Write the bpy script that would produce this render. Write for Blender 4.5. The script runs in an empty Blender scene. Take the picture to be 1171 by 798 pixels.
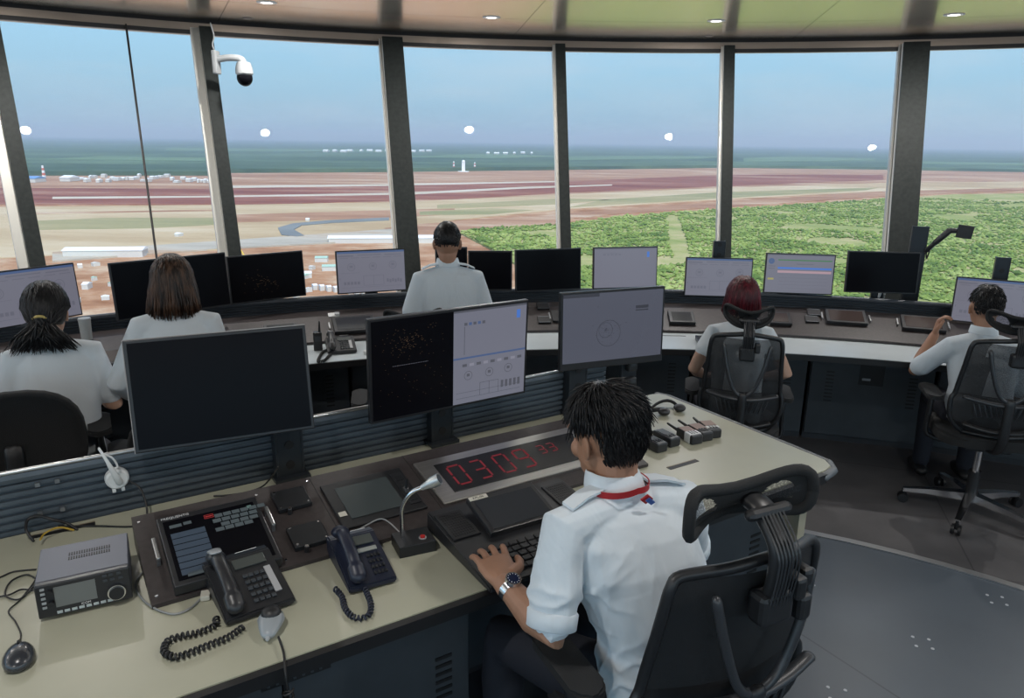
import bpy, bmesh, math, random
from mathutils import Vector, Matrix, Euler
random.seed(7)
SC = bpy.context.scene
COL = SC.collection
R = math.radians
PI = math.pi

# ------------------------------------------------------------------ camera
F, CX, CY, PITCH, ROLL, CAMH = 846.0, 585.5, 399.0, R(15.7), R(0.75), 1.95
def ray(x, y):
    u, v = x - CX, y - CY
    c, s = math.cos(ROLL), math.sin(ROLL)
    u2, v2 = u * c + v * s, -u * s + v * c
    cp, sp = math.cos(PITCH), math.sin(PITCH)
    return Vector((u2, F * cp - v2 * sp, -F * sp - v2 * cp))
def at(x, y, z):                       # where the sight line through a photo pixel meets the height z
    r = ray(x, y); t = (z - CAMH) / r.z
    return Vector((r.x * t, r.y * t, z))
def aty(x, y, Y):
    r = ray(x, y); t = Y / r.y
    return Vector((r.x * t, Y, CAMH + r.z * t))
cam_d = bpy.data.cameras.new('camera'); cam = bpy.data.objects.new('camera', cam_d); COL.objects.link(cam)
fw = (ray(CX, CY)).normalized(); rt = (ray(CX + 1, CY) - ray(CX, CY)).normalized(); up = rt.cross(fw).normalized()
cam.matrix_world = Matrix(((rt.x, up.x, -fw.x, 0), (rt.y, up.y, -fw.y, 0), (rt.z, up.z, -fw.z, CAMH), (0, 0, 0, 1)))
cam_d.sensor_width = 36; cam_d.lens = 36 * F / 1171; cam_d.clip_start = 0.05; cam_d.clip_end = 90000
SC.camera = cam
SC.view_settings.view_transform = 'Standard'
try: SC.view_settings.look = 'None'
except Exception: pass
SC.view_settings.gamma = 1; SC.view_settings.use_curve_mapping = False
SC.view_settings.exposure = 0.0
SC.cycles.use_denoising = True
SC.cycles.max_bounces = 8; SC.cycles.transparent_max_bounces = 24
SC.cycles.caustics_reflective = False; SC.cycles.caustics_refractive = False
SC.cycles.sample_clamp_indirect = 6

# ------------------------------------------------------------------ sky
wd = bpy.data.worlds.new('sky'); SC.world = wd; wd.use_nodes = True
nt = wd.node_tree; nt.nodes.clear()
def N(nt, t, **k):
    n = nt.nodes.new(t)
    for a, b in k.items():
        if a in n.inputs.keys(): n.inputs[a].default_value = b
        else: setattr(n, a, b)
    return n
def L(nt, a, b): nt.links.new(a, b)
def ramp(nt, stops, interp='LINEAR'):
    n = nt.nodes.new('ShaderNodeValToRGB'); cr = n.color_ramp; cr.interpolation = interp
    while len(cr.elements) < len(stops): cr.elements.new(0.5)
    for e, (p, c) in zip(cr.elements, stops):
        e.position = p; e.color = tuple(c) + (1,) if len(c) == 3 else c
    return n
tc = N(nt, 'ShaderNodeTexCoord'); sx = N(nt, 'ShaderNodeSeparateXYZ'); L(nt, tc.outputs['Generated'], sx.inputs[0])
mr = N(nt, 'ShaderNodeMapRange'); mr.inputs[1].default_value = 0.0; mr.inputs[2].default_value = 0.5
L(nt, sx.outputs[2], mr.inputs[0])
sky = ramp(nt, [(0.0, (.35, .54, .66)), (0.05, (.36, .58, .72)), (0.14, (.38, .65, .83)), (0.24, (.40, .71, .94)), (0.5, (.36, .62, .92)), (1, (.20, .42, .85))])
L(nt, mr.outputs[0], sky.inputs[0])
# soft high cloud
mp = N(nt, 'ShaderNodeMapping'); mp.inputs['Scale'].default_value = (1.6, 1.6, 7); L(nt, tc.outputs['Generated'], mp.inputs[0])
nz = N(nt, 'ShaderNodeTexNoise', Scale=2.2, Detail=6.0, Roughness=0.55); L(nt, mp.outputs[0], nz.inputs['Vector'])
cr = ramp(nt, [(0.45, (0, 0, 0)), (0.75, (1, 1, 1))]); L(nt, nz.outputs[0], cr.inputs[0])
cm = N(nt, 'ShaderNodeMath', operation='MULTIPLY'); cm.inputs[1].default_value = 0.55; L(nt, cr.outputs[0], cm.inputs[0])
mx = N(nt, 'ShaderNodeMixRGB'); mx.inputs[2].default_value = (.62, .74, .84, 1); L(nt, cm.outputs[0], mx.inputs[0]); L(nt, sky.outputs[0], mx.inputs[1])
# the sky is brighter on the sun's side (behind the camera)
ms = N(nt, 'ShaderNodeMapRange'); ms.inputs[1].default_value = 0.25; ms.inputs[2].default_value = -0.8; ms.inputs[3].default_value = 1.0; ms.inputs[4].default_value = 2.6
L(nt, sx.outputs[1], ms.inputs[0])
bg = N(nt, 'ShaderNodeBackground'); L(nt, mx.outputs[0], bg.inputs[0]); L(nt, ms.outputs[0], bg.inputs[1])
wo = N(nt, 'ShaderNodeOutputWorld'); L(nt, bg.outputs[0], wo.inputs[0])
# ------------------------------------------------------------------ sun
sd = bpy.data.lights.new('sun', 'SUN'); sd.energy = 3.3; sd.angle = R(1.0); sd.color = (1, .90, .76)
so = bpy.data.objects.new('sun', sd); so.rotation_euler = (R(32), 0, R(25)); COL.objects.link(so)

# ------------------------------------------------------------------ materials
MATS = {}
def mat(name, col=(.5, .5, .5), rough=.5, metal=0, spec=.5, noise=0, nscale=20, bump=0, bscale=60, coat=0, emit=None, es=1, alpha=1, stretch=None, sheen=0):
    if name in MATS: return MATS[name]
    m = bpy.data.materials.new(name); m.use_nodes = True; nt = m.node_tree
    b = nt.nodes['Principled BSDF']
    b.inputs['Base Color'].default_value = tuple(col) + (1,)
    b.inputs['Roughness'].default_value = rough; b.inputs['Metallic'].default_value = metal
    b.inputs['Specular IOR Level'].default_value = spec
    b.inputs['Coat Weight'].default_value = coat; b.inputs['Alpha'].default_value = alpha
    if sheen: b.inputs['Sheen Weight'].default_value = sheen
    if emit:
        b.inputs['Emission Color'].default_value = tuple(emit) + (1,); b.inputs['Emission Strength'].default_value = es
    if noise or bump:
        tc = N(nt, 'ShaderNodeTexCoord'); mp = N(nt, 'ShaderNodeMapping'); L(nt, tc.outputs['Object'], mp.inputs[0])
        if stretch: mp.inputs['Scale'].default_value = stretch
    if noise:
        nz = N(nt, 'ShaderNodeTexNoise', Scale=float(nscale), Detail=5.0); L(nt, mp.outputs[0], nz.inputs['Vector'])
        lo = tuple(c * (1 - noise) for c in col); hi = tuple(min(1, c * (1 + noise)) for c in col)
        r = ramp(nt, [(.3, lo), (.7, hi)]); L(nt, nz.outputs[0], r.inputs[0]); L(nt, r.outputs[0], b.inputs['Base Color'])
    if bump:
        nb = N(nt, 'ShaderNodeTexNoise', Scale=float(bscale), Detail=4.0); L(nt, mp.outputs[0], nb.inputs['Vector'])
        bp = N(nt, 'ShaderNodeBump'); bp.inputs['Strength'].default_value = bump; bp.inputs['Distance'].default_value = .02
        L(nt, nb.outputs[0], bp.inputs['Height']); L(nt, bp.outputs[0], b.inputs['Normal'])
    MATS[name] = m
    return m
def meshmat(name, col, opaque, scale=900):
    if name in MATS: return MATS[name]
    m = bpy.data.materials.new(name); m.use_nodes = True; nt = m.node_tree; nt.nodes.clear()
    o = N(nt, 'ShaderNodeOutputMaterial'); mx = N(nt, 'ShaderNodeMixShader'); t = N(nt, 'ShaderNodeBsdfTransparent')
    b = N(nt, 'ShaderNodeBsdfPrincipled'); b.inputs['Base Color'].default_value = tuple(col) + (1,); b.inputs['Roughness'].default_value = .7
    tc = N(nt, 'ShaderNodeTexCoord'); v = N(nt, 'ShaderNodeTexVoronoi', Scale=float(scale)); L(nt, tc.outputs['Object'], v.inputs['Vector'])
    mr = N(nt, 'ShaderNodeMapRange'); mr.inputs[1].default_value = .2; mr.inputs[2].default_value = .55
    mr.inputs[3].default_value = max(0, opaque - .22); mr.inputs[4].default_value = min(1, opaque + .22)
    L(nt, v.outputs['Distance'], mr.inputs[0]); L(nt, mr.outputs[0], mx.inputs[0]); L(nt, t.outputs[0], mx.inputs[1]); L(nt, b.outputs[0], mx.inputs[2]); L(nt, mx.outputs[0], o.inputs[0])
    MATS[name] = m; return m

BLK = mat('black_plastic', (.012, .013, .015), .45, noise=.2, nscale=30)
BLK2 = mat('black_satin', (.02, .021, .024), .35)
BEZ = mat('monitor_bezel', (.012, .012, .014), .35)
SCR_OFF = mat('screen_off', (.005, .005, .007), .22, spec=.06)
GREYM = mat('grey_metal', (.30, .32, .34), .35, .8)
CHROME = mat('chrome', (.75, .77, .8), .18, 1)
ALU = mat('brushed_aluminium', (.50, .51, .52), .3, .9, noise=.15, nscale=8, stretch=(3, 80, 80))
RAILM = mat('slat_rail', (.075, .095, .115), .45, .2, noise=.15, nscale=6)
CREAM = mat('cream_worktop', (.43, .43, .33), .35, noise=.05, nscale=5, bump=.02, bscale=300)
WHITEW = mat('white_worktop', (.58, .64, .66), .3, noise=.05, nscale=5)
PANELM = mat('brown_console_panel', (.040, .033, .033), .42, noise=.2, nscale=60)
CAB = mat('cabinet_dark', (.042, .050, .058), .5, noise=.12, nscale=10)
CAB2 = mat('cabinet_darker', (.028, .032, .038), .55)
EDGE = mat('black_edge', (.006, .006, .007), .5)
WHITEP = mat('white_plastic', (.72, .73, .72), .4)
LGREY = mat('light_grey_plastic', (.35, .37, .38), .4)
STEEL = mat('brushed_steel', (.52, .51, .49), .28, .95, noise=.12, nscale=5, stretch=(2, 90, 90))
NAVY = mat('navy_plastic', (.010, .014, .030), .4)
RED = mat('red_plastic', (.45, .02, .02), .4)
CABLEB = mat('black_cable', (.010, .010, .011), .5)
CABLEG = mat('grey_cable', (.28, .29, .29), .5)

# ------------------------------------------------------------------ mesh builder
class MB:
    def __init__(s): s.bm = bmesh.new(); s.mi = 0
    def _f(s, faces):
        for f in faces: f.material_index = s.mi
    def mat(s, i): s.mi = i; return s
    def box(s, c, d, rz=0, rot=None, bev=0, seg=2):
        M = Matrix.Translation(c) @ ((rot.to_4x4() if rot else Matrix.Rotation(rz, 4, 'Z'))) @ Matrix.Diagonal((d[0], d[1], d[2], 1))
        g = bmesh.ops.create_cube(s.bm, size=1, matrix=M)
        vs = g['verts']; fs = list({f for v in vs for f in v.link_faces}); s._f(fs)
        if bev:
            es = list({e for v in vs for e in v.link_edges})
            r = bmesh.ops.bevel(s.bm, geom=es, offset=bev, segments=seg, affect='EDGES', profile=.5); s._f(r['faces'])
        return s
    def quad(s, pts):
        f = s.bm.faces.new([s.bm.verts.new(p) for p in pts]); s._f([f]); return s
    def prism(s, poly, z0, z1, bev=0):
        a = [s.bm.verts.new((p[0], p[1], z0)) for p in poly]; b = [s.bm.verts.new((p[0], p[1], z1)) for p in poly]
        n = len(poly); fs = [s.bm.faces.new(a[::-1]), s.bm.faces.new(b)]
        for i in range(n): fs.append(s.bm.faces.new((a[i], a[(i + 1) % n], b[(i + 1) % n], b[i])))
        s._f(fs)
        if bev:
            es = [e for e in s.bm.edges if e.verts[0] in b and e.verts[1] in b]
            r = bmesh.ops.bevel(s.bm, geom=es, offset=bev, segments=2, affect='EDGES'); s._f(r['faces'])
        return s
    def xprism(s, prof, x0, x1):       # profile in (y,z) extruded along x
        a = [s.bm.verts.new((x0, p[0], p[1])) for p in prof]; b = [s.bm.verts.new((x1, p[0], p[1])) for p in prof]
        n = len(prof); fs = [s.bm.faces.new(a), s.bm.faces.new(b[::-1])]
        for i in range(n): fs.append(s.bm.faces.new((a[(i + 1) % n], a[i], b[i], b[(i + 1) % n])))
        s._f(fs); return s
    def rings(s, rs, cap=True, close=True):
        V = [[s.bm.verts.new(p) for p in r] for r in rs]; n = len(V[0]); fs = []
        for i in range(len(V) - 1):
            for j in range(n if close else n - 1):
                k = (j + 1) % n; fs.append(s.bm.faces.new((V[i][j], V[i][k], V[i + 1][k], V[i + 1][j])))
        if cap:
            fs.append(s.bm.faces.new(V[0][::-1])); fs.append(s.bm.faces.new(V[-1]))
        s._f(fs); return s
    def tube(s, pts, rad, seg=10, side=None, flat=1.0, round_=True):
        pts = [Vector(p) for p in pts]; n = len(pts)
        rad = [rad] * n if not isinstance(rad, (list, tuple)) else list(rad)
        T = []
        for i in range(n):
            t = (pts[min(i + 1, n - 1)] - pts[max(i - 1, 0)]); T.append(t.normalized() if t.length > 1e-9 else Vector((0, 0, 1)))
        if side is None:
            side = Vector((1, 0, 0)) if abs(T[0].x) < .8 else Vector((0, 1, 0))
        side = Vector(side); rs = []; a = None
        def ring(p, a, b, r): return [p + a * (r * math.cos(2 * PI * k / seg)) + b * (r * flat * math.sin(2 * PI * k / seg)) for k in range(seg)]
        fr = []
        for i in range(n):
            a = (side if a is None else a); a = (a - T[i] * a.dot(T[i])).normalized(); b = T[i].cross(a); fr.append((a, b))
        if round_:
            for q in (.25, .7): rs.append(ring(pts[0] - T[0] * rad[0] * math.sqrt(1 - q * q) * min(1, flat), fr[0][0], fr[0][1], rad[0] * q))
        for i in range(n): rs.append(ring(pts[i], fr[i][0], fr[i][1], rad[i]))
        if round_:
            for q in (.7, .25): rs.append(ring(pts[-1] + T[-1] * rad[-1] * math.sqrt(1 - q * q) * min(1, flat), fr[-1][0], fr[-1][1], rad[-1] * q))
        return s.rings(rs)
    def cyl(s, p0, p1, r0, r1=None, seg=20): return s.tube([p0, p1], [r0, r0 if r1 is None else r1], seg, round_=False)
    def ell(s, c, r, seg=16, M=None):
        m = Matrix.Translation(c) @ (M.to_4x4() if M else Matrix.Identity(4)) @ Matrix.Diagonal((r[0], r[1], r[2], 1))
        g = bmesh.ops.create_uvsphere(s.bm, u_segments=seg, v_segments=max(6, seg * 2 // 3), radius=1, matrix=m)
        s._f({f for v in g['verts'] for f in v.link_faces}); return s
    def lathe(s, c, prof, seg=28, ax='Z'):
        rs = []
        for r, h in prof:
            ring = []
            for k in range(seg):
                a = 2 * PI * k / seg; x, y = r * math.cos(a), r * math.sin(a)
                p = (x, y, h) if ax == 'Z' else ((x, h, y) if ax == 'Y' else (h, x, y)); ring.append(Vector(c) + Vector(p))
            rs.append(ring)
        return s.rings(rs)
    def xf(s, M):
        bmesh.ops.transform(s.bm, matrix=M, verts=s.bm.verts); return s
    def obj(s, name, mats, parent=None, smooth=False, loc=None, rot=None, fix=True):
        if fix: bmesh.ops.recalc_face_normals(s.bm, faces=s.bm.faces)
        me = bpy.data.meshes.new(name); s.bm.to_mesh(me); s.bm.free()
        for m in (mats if isinstance(mats, (list, tuple)) else [mats]): me.materials.append(m)
        if smooth:
            for p in me.polygons: p.use_smooth = True
            if smooth != True:
                try: me.set_sharp_from_angle(angle=R(smooth))
                except Exception: pass
        o = bpy.data.objects.new(name, me); COL.objects.link(o)
        if parent: o.parent = parent
        if loc is not None: o.location = loc
        if rot is not None: o.rotation_euler = rot
        return o
def tag(o, label=None, cat=None, group=None, kind=None):
    if label: o['label'] = label
    if cat: o['category'] = cat
    if group: o['group'] = group
    if kind: o['kind'] = kind
    return o
def root(name, label, cat, loc=(0, 0, 0), rz=0, group=None):
    o = bpy.data.objects.new(name, None); COL.objects.link(o); o.empty_display_size = .1
    o.location = loc; o.rotation_euler = (0, 0, rz); return tag(o, label, cat, group)
def mods(o, voxel=None, smooth=0, sub=0, bev=0):
    if voxel:
        m = o.modifiers.new('remesh', 'REMESH'); m.mode = 'VOXEL'; m.voxel_size = voxel; m.use_smooth_shade = True
    if smooth:
        m = o.modifiers.new('smooth', 'SMOOTH'); m.factor = .5; m.iterations = smooth
    if sub:
        m = o.modifiers.new('sub', 'SUBSURF'); m.levels = sub; m.render_levels = sub
    return o
def rrect(w, h, r, n=5, cx=0, cy=0):
    o = []
    for (x, y, a0) in ((w / 2 - r, h / 2 - r, 0), (-w / 2 + r, h / 2 - r, 90), (-w / 2 + r, -h / 2 + r, 180), (w / 2 - r, -h / 2 + r, 270)):
        for i in range(n + 1):
            a = R(a0 + 90 * i / n); o.append((cx + x + r * math.cos(a), cy + y + r * math.sin(a)))
    return o
def struct(o, label=None):
    o['kind'] = 'structure'
    if label: o['label'] = label
    return o
def curve(pts, n=8):                   # Catmull-Rom through points
    P = [Vector(p) for p in pts]; P = [2 * P[0] - P[1]] + P + [2 * P[-1] - P[-2]]; o = []
    for i in range(1, len(P) - 2):
        for k in range(n):
            t = k / n; a, b, c, d = P[i - 1], P[i], P[i + 1], P[i + 2]
            o.append(.5 * ((2 * b) + (c - a) * t + (2 * a - 5 * b + 4 * c - d) * t * t + (-a + 3 * b - 3 * c + d) * t ** 3))
    o.append(P[-2]); return o
def text(s, size, m, parent, loc, rot=(0, 0, 0), name='lettering', sx=1):
    c = bpy.data.curves.new(name, 'FONT'); c.body = s; c.size = size; c.extrude = .0002; c.align_x = 'CENTER'; c.align_y = 'CENTER'
    c.materials.append(m); t_ = bpy.data.objects.new(name, c); COL.objects.link(t_); me = bpy.data.meshes.new_from_object(t_.evaluated_get(bpy.context.evaluated_depsgraph_get()))
    bpy.data.objects.remove(t_); o = bpy.data.objects.new(name, me); COL.objects.link(o); o.parent = parent; o.location = loc; o.rotation_euler = rot; o.scale = (sx, 1, 1)
    return o
def copy_tree(o, parent=None):
    c = o.copy(); COL.objects.link(c)
    if parent: c.parent = parent
    for ch in [x for x in o.children]: copy_tree(ch, c)
    return c
# ================================================================== THE ROOM
C0 = Vector((.85, -.65, 0))            # the middle of the round cab
def pol(r, deg, z=0):                  # deg is clockwise from +Y
    a = R(deg); return Vector((C0.x + r * math.sin(a), C0.y + r * math.cos(a), z))
def az(p): return math.degrees(math.atan2(p[0] - C0.x, p[1] - C0.y))
def ringbox(mb, r0, r1, z0, z1, a0, a1, step=2.0, zt0=None, zt1=None):
    n = max(2, int(abs(a1 - a0) / step)); rs = []
    for i in range(n + 1):
        a = a0 + (a1 - a0) * i / n
        rs.append([pol(r0, a, z0), pol(r1, a, z0), pol(r1, a, z1 if zt1 is None else zt1), pol(r0, a, z1)])
    mb.rings(rs); return mb

# lower floor: dark brownish vinyl in big tiles
def floor_mat(name, c1, c2, tile, grout, rough, sc=1.3, rot=0):
    m = bpy.data.materials.new(name); m.use_nodes = True; nt = m.node_tree; b = nt.nodes['Principled BSDF']
    tc = N(nt, 'ShaderNodeTexCoord'); mp = N(nt, 'ShaderNodeMapping'); mp.inputs['Rotation'].default_value = (0, 0, rot); L(nt, tc.outputs['Object'], mp.inputs[0])
    nz = N(nt, 'ShaderNodeTexNoise', Scale=sc, Detail=8.0, Roughness=.62); L(nt, mp.outputs[0], nz.inputs['Vector'])
    r = ramp(nt, [(.35, c1), (.68, c2)]); L(nt, nz.outputs[0], r.inputs[0])
    br = N(nt, 'ShaderNodeTexBrick', Scale=1.0); br.offset = 0; br.inputs['Mortar Size'].default_value = .004; br.inputs['Brick Width'].default_value = tile[0]; br.inputs['Row Height'].default_value = tile[1]
    br.inputs['Color1'].default_value = (1, 1, 1, 1); br.inputs['Color2'].default_value = (.93, .93, .93, 1); br.inputs['Mortar'].default_value = (grout,) * 3 + (1,)
    L(nt, mp.outputs[0], br.inputs['Vector'])
    mu = N(nt, 'ShaderNodeMixRGB', blend_type='MULTIPLY'); mu.inputs[0].default_value = 1; L(nt, r.outputs[0], mu.inputs[1]); L(nt, br.outputs[0], mu.inputs[2])
    L(nt, mu.outputs[0], b.inputs['Base Color']); b.inputs['Roughness'].default_value = rough
    b.inputs['Specular IOR Level'].default_value = .4
    return m
mb = MB(); mb.rings([[pol(r, a * 6, z) for a in range(60)] for r, z in ((7.0, 0), (7.0, -.12))]); struct(mb.obj('floor', floor_mat('lower_floor', (.085, .086, .092), (.150, .146, .150), (1.2, 1.2), .55, .42, rot=.3)))
# raised platform in the middle
PC, PR = Vector((.3, .48, 0)), 3.06
mb = MB(); mb.rings([[PC + Vector((PR * math.cos(2 * PI * k / 96), PR * math.sin(2 * PI * k / 96), z)) for k in range(96)] for z in (.001, .1)])
plat = struct(mb.obj('floor_platform', floor_mat('platform_vinyl', (.062, .082, .104), (.084, .108, .135), (1.15, 2.6), .55, .38, sc=.9, rot=R(-32))), 'blue-grey raised floor platform in the middle of the cab')
mb = MB(); mb.rings([[PC + Vector(((PR + r) * math.cos(2 * PI * k / 96), (PR + r) * math.sin(2 * PI * k / 96), z)) for k in range(97)] for r, z in ((-.035, .1005), (-.035, .106), (.004, .106), (.004, .08), (-.035, .1005))], cap=False)
struct(mb.obj('trim_1', mat('step_trim', (.42, .43, .44), .3, .8)), 'metal step trim round the platform')
for (x, y) in ((922, 664), (1055, 735), (1140, 686), (958, 794)):
    p = at(x, y, .1)
    for dx, dy in ((-.035, -.02), (.02, -.035), (.035, .02), (-.02, .035)):
        q = MB(); q.cyl(p + Vector((dx, dy, 0)), p + Vector((dx, dy, .002)), .0065, seg=8); q.obj('screw', mat('screw_cap', (.55, .57, .6), .4), plat)
p = at(1005, 498, 0); mb = MB(); mb.box((0, 0, .014), (.17, .09, .028), bev=.004); mb.mat(1).box((.03, 0, .0285), (.05, .03, .002))
tag(mb.obj('floor_socket_box', [LGREY, CAB], loc=(p.x, p.y, 0), rot=(0, 0, -.2)), 'small pale box lying on the dark floor below the right-hand cabinets', 'floor box')

# ceiling
m = bpy.data.materials.new('ceiling_panels'); m.use_nodes = True; nt = m.node_tree; b = nt.nodes['Principled BSDF']
tc = N(nt, 'ShaderNodeTexCoord'); sp = N(nt, 'ShaderNodeSeparateXYZ'); mp = N(nt, 'ShaderNodeMapping'); mp.inputs['Location'].default_value = (-C0.x, -C0.y, 0)
L(nt, tc.outputs['Object'], mp.inputs[0]); L(nt, mp.outputs[0], sp.inputs[0])
def M(nt, op, a, b=None, c=None):
    n = nt.nodes.new('ShaderNodeMath'); n.operation = op
    for i, v in enumerate((a, b, c)):
        if v is None: continue
        if hasattr(v, 'links') or hasattr(v, 'is_output'): nt.links.new(v, n.inputs[i])
        else: n.inputs[i].default_value = v
    return n.outputs[0]
ln = N(nt, 'ShaderNodeVectorMath', operation='LENGTH'); cmb = N(nt, 'ShaderNodeCombineXYZ'); L(nt, sp.outputs[0], cmb.inputs[0]); L(nt, sp.outputs[1], cmb.inputs[1]); L(nt, cmb.outputs[0], ln.inputs[0])
rr = ln.outputs['Value']; fr = M(nt, 'FRACT', M(nt, 'MULTIPLY', rr, 1 / .9)); l1 = M(nt, 'LESS_THAN', fr, .012)
ang = M(nt, 'MULTIPLY', M(nt, 'ARCTAN2', sp.outputs[0], sp.outputs[1]), 180 / PI / 18.0); fa = M(nt, 'FRACT', M(nt, 'ADD', ang, 20.39)); l2 = M(nt, 'LESS_THAN', fa, .0035)
l3 = M(nt, 'MAXIMUM', l1, l2)
nz = N(nt, 'ShaderNodeTexNoise', Scale=.5, Detail=2.0); L(nt, tc.outputs['Object'], nz.inputs['Vector'])
rc = ramp(nt, [(.3, (.92, .80, .65)), (.7, (.95, .84, .70))]); L(nt, nz.outputs[0], rc.inputs[0])
mx = N(nt, 'ShaderNodeMixRGB'); mx.inputs[2].default_value = (.12, .10, .08, 1); L(nt, l3, mx.inputs[0]); L(nt, rc.outputs[0], mx.inputs[1])
L(nt, mx.outputs[0], b.inputs['Base Color']); b.inputs['Roughness'].default_value = .20; b.inputs['Metallic'].default_value = .88; b.inputs['Specular IOR Level'].default_value = .7
CEIL = m
mb = MB(); mb.rings([[pol(r, a * 4, z) for a in range(90)] for r, z in ((7.19, 2.77), (7.19, 2.9))]); struct(mb.obj('ceiling', CEIL))
# window head frame
BEI = mat('head_frame_beige', (.36, .29, .23), .4, .3); DRK = mat('head_frame_dark', (.012, .011, .011), .5)
mb = MB(); mb.mat(1); ringbox(mb, 7.16, 7.20, 2.665, 2.693, 0, 360, 4); mb.mat(0); ringbox(mb, 7.155, 7.5, 2.693, 2.741, 0, 360, 4); mb.mat(1); ringbox(mb, 7.20, 7.5, 2.741, 2.86, 0, 360, 4)
struct(mb.obj('trim_2', [BEI, DRK]), 'beige and black head frame over the windows')
# sill wall
mb = MB(); ringbox(mb, 6.20, 6.36, 0, .74, 0, 360, 4); struct(mb.obj('wall_outer', CAB2), 'low dark wall under the windows')
# mullions, every 12 degrees from the camera's side
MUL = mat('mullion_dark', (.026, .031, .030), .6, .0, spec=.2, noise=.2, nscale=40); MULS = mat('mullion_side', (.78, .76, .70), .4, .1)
GL = bpy.data.materials.new('window_glass'); GL.use_nodes = True; nt = GL.node_tree; nt.nodes.clear()
o = N(nt, 'ShaderNodeOutputMaterial'); mx = N(nt, 'ShaderNodeMixShader'); t = N(nt, 'ShaderNodeBsdfTransparent'); t.inputs[0].default_value = (.985, .995, .995, 1); g = N(nt, 'ShaderNodeBsdfGlossy'); g.inputs['Roughness'].default_value = .01
fz = N(nt, 'ShaderNodeFresnel', IOR=1.35); L(nt, fz.outputs[0], mx.inputs[0]); L(nt, t.outputs[0], mx.inputs[1]); L(nt, g.outputs[0], mx.inputs[2]); L(nt, mx.outputs[0], o.inputs[0])
RB, RT, ZB, ZT = 6.25, 7.18, .74, 2.68
def mulpos(px):                        # azimuth (about the cab) of the mullion crossing the horizon at px
    r = ray(px[0], px[1]); best = None
    for i in range(-900, 901):
        a = i * .1; zz = 1.9; rad = RB + (RT - RB) * (zz - ZB) / (ZT - ZB); q = pol(rad, a, zz)
        if q.y < 0.5: continue
        d = abs(math.atan2(q.x, q.y) - math.atan2(r.x, r.y))
        if best is None or d < best[0]: best = (d, a)
    return best[1]
mul_az = [mulpos(p) for p in ((14, 160), (251, 160), (455, 160), (642, 160), (830, 160), (1038, 160))]
mw = [(.085, .16), (.085, .16), (.155, .20), (.078, .14), (.082, .14), (.18, .20)]
step = 11.6
allm = [(a, w) for a, w in zip(mul_az, mw)]
a = mul_az[-1]; k = 0
while a + step < mul_az[0] + 360 - step * .6:
    a += step; allm.append((a, (.085, .16)))
allm.insert(0, (mul_az[0] - step, (.085, .16))) if False else None
allm.sort(key=lambda q: q[0] % 360)
for i, (a, (w, d)) in enumerate(allm):
    mb = MB(); T = Vector((math.cos(R(a)), -math.sin(R(a)), 0)); O = Vector((math.sin(R(a)), math.cos(R(a)), 0))
    def rg(r, z, ww, dd, off=0): c = pol(r, a, z); return [c + T * sx * ww / 2 + O * (sy + off) for sx, sy in ((-1, -dd), (1, -dd), (1, 0), (-1, 0))]
    e = .0
    mb.mat(0).rings([rg(RB - (RT - RB) * .0, ZB - .1, w, .035, -d + .035), rg(RT + .02, ZT + .03, w, .035, -d + .035)])
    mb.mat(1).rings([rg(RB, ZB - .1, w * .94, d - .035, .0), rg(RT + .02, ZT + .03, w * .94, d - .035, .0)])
    mb.mat(0).rings([rg(RB + .06, ZB - .1, w * .9, .06, .06), rg(RT + .08, ZT + .03, w * .9, .06, .06)])
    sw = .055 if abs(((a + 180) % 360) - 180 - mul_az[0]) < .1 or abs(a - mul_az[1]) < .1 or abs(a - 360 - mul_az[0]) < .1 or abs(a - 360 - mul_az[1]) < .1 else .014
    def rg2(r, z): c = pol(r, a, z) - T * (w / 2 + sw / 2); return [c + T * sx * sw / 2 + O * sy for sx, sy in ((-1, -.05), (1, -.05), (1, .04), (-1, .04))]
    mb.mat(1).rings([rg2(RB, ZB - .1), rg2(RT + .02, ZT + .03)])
    struct(mb.obj('trim_%d' % (i + 3), [MUL, MULS]), 'window mullion')
for i in range(len(allm)):
    a0 = allm[i][0]; a1 = allm[(i + 1) % len(allm)][0]
    if a1 < a0: a1 += 360
    n = max(1, round((a1 - a0) / 13)); 
    for j in range(n):
        b0 = a0 + (a1 - a0) * j / n; b1 = a0 + (a1 - a0) * (j + 1) / n
        mb = MB(); q = [pol(RB, b0, ZB), pol(RB, b1, ZB), pol(RT, b1, ZT), pol(RT, b0, ZT)]
        mb.quad(q); g = mb.obj('window_%d' % (i * 1 + j + 1), GL); struct(g)
# black joint line in the left bay
a0, a1 = mul_az[0], mul_az[1]
def on_pane(px, py, a0, a1):           # point on the pane between two mullions
    q0, q1, q2 = pol(RB, a0, ZB), pol(RB, a1, ZB), pol(RT, a0, ZT); n = (q1 - q0).cross(q2 - q0); r = ray(px, py); o = Vector((0, 0, CAMH))
    t = (q0 - o).dot(n) / r.dot(n); nn = n.normalized(); 
    if nn.dot(r) > 0: nn = -nn
    return o + r * t + nn * .006, nn
A, _ = on_pane(144, 29, a0, a1); B, _ = on_pane(181, 310, a0, a1); B2 = A + (B - A) * 1.12
mb = MB(); mb.tube([A, B2], .008, 6); struct(mb.obj('trim_90', DRK), 'thin black joint line down the left window')
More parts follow.
